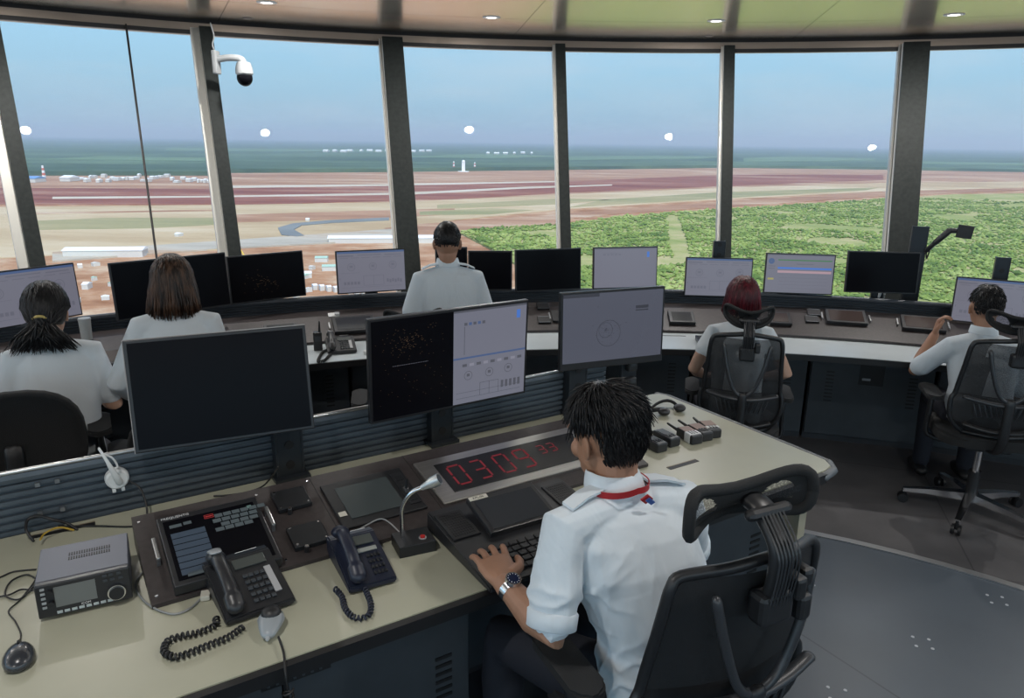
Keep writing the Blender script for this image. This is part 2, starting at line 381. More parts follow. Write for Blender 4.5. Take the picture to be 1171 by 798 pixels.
# downlights
LAMP = mat('downlight_glow', (.9, .9, .85), .5, emit=(1, .95, .88), es=5)
spots = [(305, 3), (562, 20), (819, 24), (1091, 17)]
lab = ['recessed ceiling downlight at the left, nearest the dome camera', 'recessed ceiling downlight above the standing operator', 'recessed ceiling downlight between the two narrow mullions on the right', 'recessed ceiling downlight at the far right of the ceiling']
dp = [at(x, y, 2.768) for x, y in spots]
rad0 = sum((p - Vector((C0.x, C0.y, 2.768))).length for p in dp) / 4
LW = 15
def downlight(p, lb, group='ceiling downlights'):
    t = root('downlight', lb, 'ceiling light', (p.x, p.y, 2.77), 0, group)
    mb = MB(); mb.lathe((0, 0, 0), [(.062, 0), (.062, -.003), (.040, -.006), (.034, .0)], 28); mb.obj('trim_ring', mat('lamp_ring', (.8, .8, .78), .35), t, 30)
    mb = MB(); mb.lathe((0, 0, 0), [(.001, -.004), (.034, -.004), (.034, -.001)], 24); mb.obj('diffuser', LAMP, t)
    ld = bpy.data.lights.new('downlight_lamp', 'AREA'); ld.shape = 'DISK'; ld.size = .06; ld.energy = LW; ld.color = (1, .96, .92); lo = bpy.data.objects.new('downlight_lamp', ld); COL.objects.link(lo); lo.parent = t; lo.location = (0, 0, -.012)
    return t
for p, lb in zip(dp, lab): downlight(p, lb)
for i, (r, a) in enumerate([(rad0, 32.5 + 13.87 * q) for q in range(22)] + [(2.3, a) for a in (-50, 10, 70, 130, 190, 250)]):
    downlight(pol(r, a), 'recessed ceiling downlight behind and above the camera')
for (x, y, lb) in ((283, 21, 'small flat round sensor plate on the ceiling by the left mullion'), (811, 41, 'small flat round sensor plate on the ceiling by the right mullion')):
    p = at(x, y, 2.768); mb = MB(); mb.lathe((0, 0, 0), [(.001, -.004), (.03, -.004), (.036, 0)], 20); tag(mb.obj('ceiling_sensor', mat('sensor_brown', (.2, .14, .1), .4), loc=p), lb, 'ceiling sensor', 'ceiling sensor plates')

# dome camera on the second mullion
cp = aty(279, 78, 5.35); t = root('dome_camera', 'white wall-arm surveillance camera with black dome, fixed to the left mullion', 'camera', (cp.x, cp.y, cp.z))
mb = MB(); mb.box((-.185, 0, .035), (.03, .09, .15), bev=.008); mb.obj('wall_plate', LGREY, t)
mb = MB(); mb.tube(curve([(-.17, 0, .055), (-.10, 0, .065), (-.02, 0, .06), (0, 0, .03), (0, 0, .0)], 6), [.022] * 25, 14, round_=False); mb.obj('arm', LGREY, t, 40)
mb = MB(); mb.lathe((0, 0, -.0), [(.02, .045), (.045, .035), (.056, .0), (.058, -.035), (.05, -.045)], 28); mb.obj('housing', LGREY, t, 40)
mb = MB(); mb.ell((0, 0, -.062), (.052, .052, .055), 24); mb.obj('dome', SCR_OFF, t, True)
mb = MB(); mb.tube(curve([(-.19, 0, .11), (-.2, 0, .15), (-.185, 0, .2), (-.2, 0, .28)], 6), .005, 8); mb.obj('cable', LGREY, t, True)

# ================================================================== OUTSIDE
ZG = -100.0
def gmat(name, c1, c2, scale, c3=None, stretch=(1, 1, 1), rough=.95, detail=8.0, lo=.38, hi=.62):
    m = bpy.data.materials.new(name); m.use_nodes = True; nt = m.node_tree; b = nt.nodes['Principled BSDF']
    g = N(nt, 'ShaderNodeNewGeometry'); mp = N(nt, 'ShaderNodeMapping'); mp.inputs['Scale'].default_value = stretch; L(nt, g.outputs['Position'], mp.inputs[0])
    nz = N(nt, 'ShaderNodeTexNoise', Scale=scale, Detail=detail, Roughness=.74); L(nt, mp.outputs[0], nz.inputs['Vector'])
    st = [(lo, c1), (hi, c2)] if c3 is None else [(lo, c1), ((lo + hi) / 2, c2), (hi, c3)]
    r = ramp(nt, st); L(nt, nz.outputs[0], r.inputs[0]); L(nt, r.outputs[0], b.inputs['Base Color']); b.inputs['Roughness'].default_value = rough; b.inputs['Specular IOR Level'].default_value = .1
    return m
SOIL = gmat('orange_soil', (.27, .12, .055), (.43, .23, .12), .022, (.58, .43, .28), stretch=(.6, 1, 1), lo=.34, hi=.66)
DUST = gmat('dusty_soil', (.30, .15, .085), (.42, .24, .14), .010, (.58, .44, .30), stretch=(.22, 1, 1), lo=.36, hi=.66)
DRED = gmat('dark_red_soil', (.19, .060, .042), (.29, .115, .075), .012, (.46, .30, .20), stretch=(.15, 1, 1), lo=.36, hi=.70)
TANS = gmat('tan_earth', (.44, .31, .17), (.53, .40, .235), .006, (.60, .48, .31), stretch=(.3, 1, 1))
PALE = gmat('pale_road', (.50, .42, .30), (.62, .54, .42), .01, stretch=(.3, 1, 1))
GRNG = gmat('green_grey_verge', (.27, .26, .12), (.42, .34, .18), .008, stretch=(.25, 1, 1))
ASPH = gmat('grey_road', (.19, .20, .19), (.25, .26, .24), .01)
CONC = gmat('pale_apron', (.40, .35, .27), (.50, .44, .34), .01, (.44, .30, .19), stretch=(.3, 1, 1))
SCRUB = gmat('scrub_ground', (.24, .28, .08), (.34, .34, .12), .012, (.48, .40, .20))
FORM = gmat('far_forest', (.050, .085, .050), (.080, .125, .070), .0030, (.13, .19, .10), stretch=(.35, 1, 1))
FORL = gmat('far_fields', (.12, .185, .10), (.16, .23, .12), .002, stretch=(.3, 1, 1))
mb = MB(); mb.quad([(-60000, 200, ZG), (60000, 200, ZG), (60000, 70000, ZG), (-60000, 70000, ZG)])
mb.quad([(-60000, -30000, ZG), (60000, -30000, ZG), (60000, 200, ZG), (-60000, 200, ZG)])  # unseen ground behind the tower, made pale to bounce light onto the ceiling
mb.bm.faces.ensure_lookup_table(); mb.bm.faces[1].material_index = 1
struct(mb.obj('ground', [SOIL, gmat('unseen_bounce_ground', (.72, .68, .60), (.82, .78, .70), .01)], fix=False), 'orange and tan earthworks far below the tower')
def strip(name, pts, m, h, label):
    mb = MB(); P = [at(x, y, ZG) for x, y in pts]; P = [(p.x, p.y) for p in P]
    area = sum(P[i][0] * P[(i + 1) % len(P)][1] - P[(i + 1) % len(P)][0] * P[i][1] for i in range(len(P)))
    if area < 0: P = P[::-1]
    mb.prism(P, ZG, ZG + h); return struct(mb.obj(name, m), label)
strip('ground_dust', [(-80, 232), (300, 232), (600, 231), (1250, 216), (1250, 190), (600, 192), (-80, 196)], DUST, .4, 'dusty soil before the forest')
strip('ground_red', [(-80, 234), (300, 234), (520, 228), (640, 221), (830, 213), (1010, 206), (1010, 200), (830, 200), (640, 208), (470, 211), (250, 216), (-80, 215)], DRED, .7, 'dark red soil band')
strip('ground_road_far', [(250, 215.5), (440, 213), (640, 208.5), (640, 207.3), (440, 211), (250, 213)], PALE, 1.0, 'pale haul road')
strip('ground_road_mid', [(60, 228), (250, 226), (470, 223), (600, 216), (700, 212.5), (700, 211.3), (600, 214), (470, 220.5), (250, 224.5), (60, 225.5)], PALE, 1.0, 'second pale haul road')
strip('ground_tan_left', [(-80, 300), (70, 292), (260, 286), (350, 274), (445, 266), (520, 252), (640, 240), (830, 228), (1010, 219), (1250, 213), (1250, 207), (1010, 209.5), (830, 215), (640, 223), (520, 229), (440, 232), (250, 235), (-80, 238)], TANS, .9, 'tan graded airfield')
strip('ground_brown_left', [(250, 256), (440, 250), (520, 246), (520, 239), (440, 241), (250, 247)], DUST, 1.2, 'brown strip')
strip('ground_verge_left', [(30, 264), (170, 262), (245, 258), (245, 250), (120, 250), (30, 254)], GRNG, 1.2, 'green-grey verge')
strip('ground_line_left', [(30, 246), (245, 242), (245, 240.5), (30, 244)], DUST, 1.2, 'brown line')
strip('ground_verge_mid', [(480, 247), (560, 246), (610, 241), (560, 239), (480, 243)], GRNG, 1.3, 'green-grey verge in the middle')
strip('ground_verge_mid2', [(500, 240), (640, 234), (700, 229), (640, 228), (500, 235)], GRNG, 1.3, 'long green-grey verge')
strip('ground_verge_right', [(650, 238), (830, 227), (990, 218), (1005, 215), (830, 220), (690, 229)], GRNG, 1.3, 'green-grey verge on the right')
strip('ground_dust_right', [(640, 252), (700, 246), (830, 237), (1010, 225), (1171, 218), (1250, 215), (1250, 214), (1010, 220), (830, 231), (640, 245)], DUST, 1.3, 'red soil by the scrub')
strip('ground_dust_mid', [(440, 275), (530, 268), (560, 262), (640, 256), (640, 246), (560, 251), (470, 258), (440, 262)], DUST, 1.3, 'red soil in the middle')
strip('ground_road_near', [(60, 300), (260, 285), (448, 275), (448, 263), (350, 270), (250, 277), (60, 290)], CONC, 1.5, 'pale apron')
strip('ground_asphalt', [(322, 270), (340, 272), (348, 271), (336, 264), (345, 259), (380, 256), (445, 253), (445, 250), (375, 253.5), (335, 257), (318, 262)], ASPH, 1.9, 'curved grey road')
strip('ground_forest', [(-400, 201), (-80, 201), (240, 201), (260, 198), (440, 197), (640, 194.5), (830, 192), (1000, 194), (1171, 197), (1500, 199), (1200, 169.5), (585, 162.2), (-100, 153.4)], FORM, 12, 'far dark green plantation forest')
for i, pts in enumerate([[(190, 174), (440, 176), (440, 173), (190, 171)], [(640, 186), (800, 184), (830, 181), (760, 180), (650, 182)], [(450, 182), (560, 184), (640, 181), (560, 178)], [(850, 188), (1000, 186), (1000, 183), (900, 181), (850, 183)], [(50, 186), (240, 188), (240, 184), (120, 182)], [(1050, 190), (1171, 192), (1171, 189), (1050, 187)]]):
    strip('ground_field', pts, FORL, 13.5, 'paler green field within the far forest')
# scrub
SB = [(525, 267), (560, 262), (640, 258), (700, 250), (770, 244), (830, 240), (1000, 229), (1090, 223), (1250, 221), (1250, 420), (660, 420), (640, 350), (600, 310), (560, 285)]
strip('ground_scrub', SB, SCRUB, 1.6, 'scrubby ground on the right')
sb = [(at(x, y, ZG).x, at(x, y, ZG).y) for x, y in SB]
def inside(x, y, P):
    c = False; j = len(P) - 1
    for i in range(len(P)):
        if (P[i][1] > y) != (P[j][1] > y) and x < (P[j][0] - P[i][0]) * (y - P[i][1]) / (P[j][1] - P[i][1]) + P[i][0]: c = not c
        j = i
    return c
TREEM = gmat('scrub_leaves', (.10, .155, .035), (.20, .26, .06), .02, (.34, .38, .12), detail=4.0)
import mathutils.noise as mn
tv, tf = [], []
def blob(x, y, r, h):
    b = len(tv); tv.append((x, y, ZG + 1.6 + h))
    for k in range(6):
        a = k * PI / 3 + random.random() * .5; rr = r * random.uniform(.75, 1.2); tv.append((x + rr * math.cos(a), y + rr * math.sin(a), ZG + 1.6 + h * random.uniform(.3, .55)))
    for k in range(6):
        a = k * PI / 3; tv.append((x + r * .5 * math.cos(a), y + r * .5 * math.sin(a), ZG + 1.4))
    for k in range(6):
        tf.append((b, b + 1 + k, b + 1 + (k + 1) % 6)); tf.append((b + 1 + k, b + 7 + k, b + 7 + (k + 1) % 6, b + 1 + (k + 1) % 6))
trail = [(at(x, y, ZG).x, at(x, y, ZG).y) for x, y in ((762, 248), (775, 248), (785, 275), (790, 300), (770, 300), (765, 275))]
n = 0; tries = 0
while n < 21000 and tries < 200000:
    tries += 1; d = 430 + 1300 * random.random() ** 1.3; a = R(random.uniform(-6, 37)); x, y = d * math.sin(a), d * math.cos(a)
    if not inside(x, y, sb) or inside(x, y, trail): continue
    if mn.noise(Vector((x * .01, y * .01, 0))) < -.34: continue
    r = random.uniform(1.1, 2.9) * (1.5 if random.random() < .04 else 1); blob(x, y, r, r * random.uniform(.8, 1.3)); n += 1
me = bpy.data.meshes.new('scrub'); me.from_pydata(tv, [], tf); me.materials.append(TREEM)
o = bpy.data.objects.new('scrub_bushes', me); COL.objects.link(o); tag(o, 'green scrub bushes covering the ground outside on the right', 'bushes', kind='stuff')

# distant buildings
WB = mat('white_roof', (.86, .86, .82), .6); TB = mat('pale_wall', (.62, .58, .50), .7); BB = mat('blue_roof', (.16, .30, .50), .6); GB = mat('green_roof', (.40, .55, .42), .7); RW = mat('red_paint', (.60, .16, .10), .6)
def building(x, y, wpx, dep, h, roof, label, rz=0, group=None, name='distant_building', z0=0):
    p = at(x, y, ZG + z0); d = math.hypot(p.x, p.y); w = wpx * d / 870
    t = root(name, label, 'building', (p.x, p.y, ZG + z0), rz, group)
    mb = MB(); mb.box((0, 0, h / 2), (w, dep, h)); mb.obj('wall', TB, t)
    mb = MB(); mb.xprism([(-dep * .53, h), (dep * .53, h), (dep * .53, h + .4), (0, h + dep * .12 + .4), (-dep * .53, h + .4)], -w * .51, w * .51); mb.obj('roof', roof, t)
    return t
building(122, 293, 76, 16, 6, WB, 'long low white-roofed shed standing nearest on the far left earthworks', .16)
building(440, 277, 125, 16, 5, WB, 'long low white-roofed shed beyond the dashboard monitor and the wide mullion', .13)
building(34, 208, 22, 40, 8, BB, 'distant blue-roofed hall at the far left edge of the site', z0=1)
building(80, 207, 10, 40, 8, WB, 'distant white hall right of the blue roof', z0=1)
bx_ = 92
while bx_ < 240:
    w_ = random.uniform(1.5, 5.5); x = bx_ + w_ / 2; bx_ += w_ + random.uniform(1.3, 2.0); building(x, random.uniform(202.5, 209), w_, random.uniform(12, 22), random.uniform(3, 7), random.choice([WB, WB, TB]), 'tiny white building in the distant row at the left edge of the forest', random.uniform(-.2, .2), 'white buildings of the distant site', z0=1)
for k in range(13):
    x = 372 + 10 * k + random.uniform(-2, 2); building(x, 173.5 + random.uniform(-.6, .6), random.uniform(2, 6.5), 60, 9, WB, 'tiny white roof in the far forest beyond the wide mullion', 0, 'white roofs in the far forest', z0=12)
for k in range(6):
    x = 558 + 10 * k; building(x, 176 + random.uniform(-.5, .5), random.uniform(2, 6), 60, 8, WB, 'tiny white roof in the far forest right of the radar tower', 0, 'white roofs right of the radar tower', z0=12)
for (x, y, w, rf, lb) in ((368, 299, 14, GB, 'green-roofed site shed above the dark left monitors gap'), (378, 309, 18, GB, 'longer green-roofed site shed nearer the tower'), (352, 317, 9, WB, 'small grey-white site cabin below the green sheds'), (60, 314, 6, WB, 'small white site cabin near the far left monitor'), (100, 330, 6, WB, 'small white cabin beside the long shed on the left'), (352, 253.5, 4, WB, 'tiny pale site vehicle shed beside the curved road'), (205, 271, 5, WB, 'small white cabin on the tan field at the left'), (298, 330, 8, WB, 'small cabin hidden low behind the dark monitor')):
    building(x, y, w, 8, 3.5, rf, lb, random.uniform(-.3, .3))
for k in range(9):
    building(360 + k * 8, 331 + k * .9, 5, 5, 3.2, WB, 'white site container in the row left of the dashboard monitor', .5, 'row of white site containers')
for k in range(36):
    x = 30 + (k % 9) * 38 + random.uniform(0, 24); y = 303 + (k // 9) * 12 + random.uniform(0, 7)
    building(x, y, random.uniform(2, 5), random.uniform(3, 6), 2.4, random.choice([WB, TB, GB]), 'small site hut on the orange earthworks below the tower', random.uniform(0, 3), 'site huts on the earthworks')
# radar tower and red-white masts
p = at(530, 196.5, ZG); d = p.length; t = root('radar_tower', 'distant white tower with a round dome on top at the forest edge', 'tower', p)
s = d / 870
mb = MB(); mb.box((0, 0, 5 * s), (3.6 * s, 3.6 * s, 10 * s)); mb.obj('shaft', WB, t)
mb = MB(); mb.ell((0, 0, 11.2 * s), (2 * s, 2 * s, 2 * s), 16); mb.obj('dome', WB, t, True)
mb = MB(); mb.box((0, 0, 1), (12 * s, 20, 3)); mb.obj('base', WB, t)
for (x, y, h, lb) in ((519, 194.8, 10, 'red and white mast left of the white tower'), (543, 194.8, 9, 'red and white mast right of the white tower'), (51, 206, 14, 'red and white lattice mast by the distant white buildings on the left')):
    p = at(x, y, ZG); s = p.length / 870; t = root('lattice_mast', lb, 'mast', p)
    for k in range(6):
        mb = MB(); w = (2.6 - k * .25) * s; mb.box((0, 0, (k + .5) * h / 6 * s), (w, w, h / 6 * s)); mb.obj('section', RW if k % 2 == 0 else WB, t)
# haze over the plain
hm_ = bpy.data.materials.new('haze'); hm_.use_nodes = True; nt = hm_.node_tree; nt.nodes.clear()
o = N(nt, 'ShaderNodeOutputMaterial'); v = N(nt, 'ShaderNodeVolumeScatter'); v.inputs['Color'].default_value = (.80, .90, 1, 1); v.inputs['Density'].default_value = 1.0e-4; v.inputs['Anisotropy'].default_value = .2
L(nt, v.outputs[0], o.inputs['Volume'])
mb = MB(); mb.box((0, 20200, 50), (60000, 40000, 400)); tag(mb.obj('haze', hm_), 'thin blue haze lying over the far plain', 'haze', kind='stuff')
# crane jib
p = at(279, 292, ZG); s = p.length / 870; t = MB(); t.tube([(0, 0, 0), (-8 * s, 0, 16 * s)], [.7, .4], 6); tag(t.obj('crane', mat('crane_yellow', (.75, .52, .08), .5), loc=p), 'thin yellow crane jib beyond the left mullion', 'crane')
# ================================================================== FOREGROUND DESK (its own axes: s along, t away from the seat)
TH = R(32.5); US = Vector((math.cos(TH), math.sin(TH), 0)); UT = Vector((-math.sin(TH), math.cos(TH), 0))
def W(s, t, z=0): return US * s + UT * t + Vector((0, 0, z))
def ST(p): return (p.dot(US), p.dot(UT))
def px(x, y, z=.85): return ST(at(x, y, z))
ZD = .85
dk = root('control_desk', 'long cream-topped supervisor desk with black front edge in the foreground', 'desk', (0, 0, 0), TH)
mb = MB(); pts = [(-2.2, 1.42), (2.22, 1.42), (2.27, 1.435), (2.30, 1.48), (2.30, 2.30), (2.285, 2.335), (2.25, 2.345), (-2.2, 2.345)]
mb.prism(pts, .822, ZD, bev=.003); mb.obj('worktop', CREAM, dk)
mb = MB(); mb.prism([(-2.2, 1.400), (2.20, 1.400), (2.2, 1.421), (-2.2, 1.421)], .815, .848); mb.obj('front_edge', EDGE, dk)
mb = MB(); mb.tube([(2.20, 1.41, .835), (2.27, 1.425, .835), (2.31, 1.47, .835), (2.312, 1.6, .835), (2.312, 2.30, .835), (2.29, 2.35, .835)], .016, 8); mb.obj('end_trim', mat('bumper_grey', (.16, .17, .18), .5, .2), dk, True)
for (x, y, w) in ((781, 531, .14), (73, 606, .16)):
    s, t = px(x, y); mb = MB(); mb.box((s, t, ZD + .0006), (w, .022, .0015)); mb.mat(1).box((s, t + .009, ZD + .0012), (w, .004, .003)); mb.obj('cable_slot', [EDGE, mat('slot_lip', (.30, .26, .18), .4)], dk)
mb = MB(); mb.box((2.18, 1.88, .42), (.04, .84, .64)); mb.obj('end_panel', mat('beige_panel', (.42, .38, .28), .45), dk)
def cabinet(s0, s1, t0, t1, z0, z1, label, org=(0, 0, 0), rz=TH, vents=True, group=None, beige=False, hatch=False):
    w = s1 - s0; c = root('console_cabinet', label, 'cabinet', org, rz, group); cx_ = (s0 + s1) / 2
    mb = MB(); mb.box((cx_, (t0 + t1) / 2 + .012, (z0 + z1) / 2), (w - .004, t1 - t0 - .02, z1 - z0)); mb.obj('body', CAB2, c)
    mb = MB(); mb.box((cx_, t0, (z0 + z1) / 2 + .02), (w - .016, .016, z1 - z0 - .06), bev=.002); d = mb.obj('door', CAB, c)
    if vents:
        for sx in (-1, 1):
            mb = MB()
            for k in range(9): mb.box((cx_ + sx * w * .33, t0 - .009, z1 - .22 - k * .025), (.05, .003, .010))
            mb.obj('vent', EDGE, d)
    mb = MB(); mb.cyl((cx_, t0 - .008, z1 - .075), (cx_, t0 - .014, z1 - .075), .010, seg=12); mb.obj('lock', GREYM, d)
    if hatch:
        mb = MB(); mb.box((cx_, t0 - .009, z1 - .22), (.15, .004, .14)); mb.mat(1).box((cx_ - .03, t0 - .014, z1 - .25), (.05, .01, .015)); mb.obj('hatch', [EDGE, GREYM], d)
    return c
FL = ['leftmost', 'second from the left', 'third from the left', 'fourth from the left']
for (a, b, lb) in ((-1.35, -.75, 'dark cabinet under the left end of the cream desk'), (-.75, -.2, 'dark cabinet under the desk below the mouse'), (-.2, .35, 'dark vented cabinet under the desk below the black phone'), (.35, .86, 'dark vented cabinet under the desk left of the seated man'), (1.48, 2.15, 'dark vented cabinet under the desk right of the seated man')):
    cabinet(a, b, 1.55, 2.25, .1, .812, lb)
cabinet(.865, 1.475, 1.95, 2.25, .1, .812, 'dark recessed cabinet behind the knees of the man at the desk')
# tray below the edge
mb = MB(); mb.box((0, 0, 0), (.16, .05, .045)); mb.mat(1)
for k in range(7): mb.box((-.065 + k * .02, -.027, 0), (.006, .004, .03))
p = W(.36, 1.49, .775); tag(mb.obj('cable_tray', [EDGE, CAB], loc=p, rot=(0, 0, TH)), 'black slotted cable tray under the front edge of the cream desk', 'cable tray')
mb = MB(); mb.box((0, 0, 0), (.09, .004, .04)); p = W(.80, 1.535, .77); tag(mb.obj('name_plate', mat('beige_panel', (.42, .38, .28), .45), loc=p, rot=(0, 0, TH)), 'small blank beige plate under the desk edge by the man\'s wrist', 'plate')

# slat rail behind the desk
def railprof(t, z0, z1, n):            # profile (t,z) with grooves on the near side
    o = [(t + .028, z0), (t, z0)]; h = (z1 - .03 - z0) / n
    for k in range(n): a = z0 + k * h; o += [(t, a + .004), (t, a + h * .70), (t + .010, a + h * .74), (t + .010, a + h * .96)]
    o += [(t, z1 - .03), (t - .002, z1 - .018), (t + .002, z1 - .006), (t + .010, z1), (t + .022, z1), (t + .030, z1 - .008), (t + .028, z1 - .02)]
    return o
mb = MB(); mb.xprism(railprof(2.352, ZD - .03, 1.035, 8), -2.2, 1.98)
mb.obj('rail_body', RAILM, rl := root('slat_rail', 'blue-grey slatted metal rail running along the back of the cream desk', 'rail', (0, 0, 0), TH))
mb = MB(); mb.tube([(-2.2, 2.358, 1.036), (1.98, 2.358, 1.036)], .007, 8); mb.obj('top_bead', ALU, rl, True)
mb = MB(); mb.box((-.1, 2.39, .5), (4.1, .02, 1.0)); mb.obj('back_panel', CAB2, rl)
for (x, y, z) in ((43, 562, .99), (66, 557, .99), (72, 587, .90), (46, 593, .90)):
    s, t = px(x, y, z); mb = MB(); mb.box((s, 2.345, z), (.012, .01, .012)); mb.obj('clip', GREYM, rl)
# sloped console panel
PT0, PT1, PZ0, PZ1 = 1.765, 2.11, .862, .937; SL = math.atan2(PZ1 - PZ0, PT1 - PT0)
pn = root('equipment_shelf', 'sloping dark brown equipment panel set along the back of the cream desk', 'console panel', (0, 0, 0), TH)
mb = MB(); mb.xprism([(PT0, ZD + .001), (PT0, PZ0), (PT1, PZ1), (PT1, ZD + .001)], .105, 1.70); mb.obj('panel', PANELM, pn)
for s in (.60, .915): mb = MB(); mb.xprism([(PT0, PZ0 + .0002), (PT0, PZ0 + .0008), (PT1, PZ1 + .0008), (PT1, PZ1 + .0002)], s, s + .002); mb.obj('seam', EDGE, pn)
for s, t in ((.12, 2.08), (.12, 1.79), (.435, 2.08), (.435, 1.79), (.59, 2.09), (.59, 1.79)):
    mb = MB(); z = PZ0 + (t - PT0) * math.tan(SL); mb.cyl((s, t, z), (s, t, z + .0025), .004, seg=8); mb.obj('screw', CHROME, pn)
def proot(name, label, cat, s, t, dz=0.0005, group=None, rz=0):
    z = PZ0 + (t - PT0) * math.tan(SL) + dz; o = root(name, label, cat, W(s, t, z), 0, group); o.rotation_euler = (SL, 0, TH + rz); return o
# silver handles
for (x, y, lb) in ((178, 627, 'silver bar handle left of the large touch panel'), (308, 591, 'silver bar handle right of the large touch panel')):
    s, t = px(x, y, .92); h = proot('bar_handle', lb, 'handle', s, t, group='bar handles on the panel')
    mb = MB(); mb.box((0, 0, .022), (.011, .085, .010), bev=.003); mb.obj('grip', ALU, h)
    for q in (-.037, .037): mb = MB(); mb.box((0, q, .01), (.009, .009, .020)); mb.obj('mount', GREYM, h)
# large touch panel
tp = proot('touch_panel', 'large black radio touch panel with blue and green keys beside the black phone', 'touch screen', .290, 1.905)
mb = MB(); mb.box((0, 0, .016), (.262, .275, .030), bev=.003); mb.obj('housing', BLK2, tp)
mb = MB(); mb.box((0, -.003, .0315), (.236, .236, .001)); scr = mb.obj('screen', SCR_OFF, tp)
UIB = mat('ui_slate_blue', (.05, .07, .10), .4, emit=(.05, .08, .12), es=.12); UIG = mat('ui_grey', (.08, .10, .11), .4, emit=(.12, .15, .16), es=.12); UIT = mat('ui_teal', (.12, .2, .18), .4, emit=(.22, .34, .31), es=.2); UIR = mat('ui_red', (.3, .03, .03), .4, emit=(.5, .05, .05), es=.25)
mb = MB(); Z = .0325
for k in range(7): mb.box((-.065, .048 - k * .024, Z), (.085, .021, .0006))
mb.obj('key_column', UIB, scr)
mb = MB()
for (x0, y0, n, w) in ((-.012, .094, 0, 0), (.02, .090, 6, .02), (.012, .070, 5, .021), (.030, .050, 4, .022), (.012, .032, 4, .022)):
    for k in range(n): mb.box((x0 + k * (w + .003), y0, Z), (w, .015, .0006))
mb.box((-.09, .088, Z), (.03, .012, .0006)); mb.box((-.06, .09, Z), (.02, .012, .0006)); mb.box((-.05, -.108, Z), (.09, .014, .0006)); mb.obj('key_block', UIG, scr)
mb = MB(); mb.box((.055, -.104, Z), (.105, .013, .0006)); mb.box((-.008, -.104, Z), (.012, .012, .0006)); mb.box((.104, .096, Z), (.012, .012, .0006)); mb.obj('status_bar', UIT, scr)
mb = MB()
for dx, dy, w, h in ((0, .007, .024, .0012), (0, -.007, .024, .0012), (-.0115, 0, .0012, .014), (.0115, 0, .0012, .014)): mb.box((-.004 + dx, .096 + dy, Z), (w, h, .0008))
mb.box((-.004, .096, Z), (.018, .004, .0008)); mb.obj('alarm_key', UIR, scr)
TXT = mat('print_white', (.7, .7, .7), .5)
text('FREQUENTIS', .0125, TXT, tp, (-.085, .1275, .0316))
# square speaker plates
for (x, y, z, lb) in ((333, 573, .918, 'square black speaker plate with four screws, the farther of the two'), (352, 612, .888, 'square black speaker plate with four screws, the nearer of the two')):
    s, t = px(x, y, z); q = proot('speaker_plate', lb, 'speaker', s, t, group='square speaker plates')
    mb = MB(); mb.box((0, 0, .008), (.098, .088, .015), bev=.002); mb.obj('plate', BLK, q)
    for a in (-.04, .04):
        for b in (-.035, .035): mb = MB(); mb.cyl((a, b, .0155), (a, b, .018), .0035, seg=8); mb.obj('screw', CHROME, q)
    mb = MB(); mb.cyl((-.02, -.052, .0), (-.02, -.052, .018), .0065, seg=14); mb.mat(1).cyl((-.02, -.052, .018), (-.02, -.052, .021), .005, seg=14); mb.obj('knob', [BLK2, CHROME], q)
# inset tablet
q = proot('inset_display', 'black framed display with dull grey-green screen set into the panel beside the clock', 'display', .745, 1.942)
mb = MB(); mb.box((0, 0, .004), (.262, .215, .008), bev=.003); mb.obj('frame', BLK, q)
mb = MB(); mb.box((-.012, 0, .0085), (.168, .15, .002)); mb.obj('screen', mat('dull_screen', (.055, .068, .070), .25), q)
mb = MB(); mb.box((-.113, -.045, .009), (.022, .02, .001)); mb.obj('sticker', mat('paper', (.62, .60, .52), .6), q)
mb = MB(); mb.box((.105, .0, .0085), (.035, .16, .004)); mb.mat(1)
for k in range(4): mb.box((.105, .05 - k * .035, .011), (.024, .022, .003))
mb.obj('side_keys', [BLK2, BLK], q)
s, t = px(464, 556, .92); q = proot('jack_plug', 'small black and silver plug standing at the display\'s right edge', 'plug', s, t)
mb = MB(); mb.cyl((0, 0, 0), (0, 0, .02), .009, seg=14); mb.obj('collar', CHROME, q, 30)
mb = MB(); mb.cyl((0, 0, .02), (.002, .004, .05), .006, .004, 12); mb.obj('plug', BLK, q, 30)
# steel clock
ck = proot('digital_clock', 'steel-framed digital clock with dim red figures set into the desk panel', 'clock', 1.262, 1.938)
mb = MB(); mb.prism([(x, y) for x, y in ((-.335, -.112), (.335, -.112), (.335, .112), (-.335, .112))], 0, .010, bev=.002); mb.obj('frame', STEEL, ck)
mb = MB(); mb.box((0, 0, .0108), (.56, .152, .0015)); mb.obj('face', mat('clock_face', (.008, .008, .009), .25), ck)
LED = mat('red_segment', (.14, .012, .018), .5, emit=(.5, .03, .05), es=.18)
SEG = {'0': 'abcdef', '3': 'abcdg', '9': 'abcdfg'}
def digit(ch, x, y, w, h, th, par):
    mb = MB(); z = .0122
    P = {'a': (0, h / 2, 1), 'g': (0, 0, 1), 'd': (0, -h / 2, 1), 'f': (-w / 2, h / 4, 0), 'b': (w / 2, h / 4, 0), 'e': (-w / 2, -h / 4, 0), 'c': (w / 2, -h / 4, 0)}
    for k in SEG[ch]:
        a, b, hz = P[k]; mb.box((x + a, y + b, z), ((w - th * 1.2, th, .0008) if hz else (th, h / 2 - th * 1.2, .0008)))
    mb.obj('digit', LED, par)
for ch, x, w, h, y in (('0', -.225, .046, .098, 0), ('3', -.145, .042, .095, 0), ('0', -.055, .046, .098, 0), ('9', .025, .046, .098, 0), ('3', .112, .026, .045, .022), ('3', .155, .026, .045, .022), ):
    digit(ch, x, y, w, h, .007 if h > .06 else .004, ck)

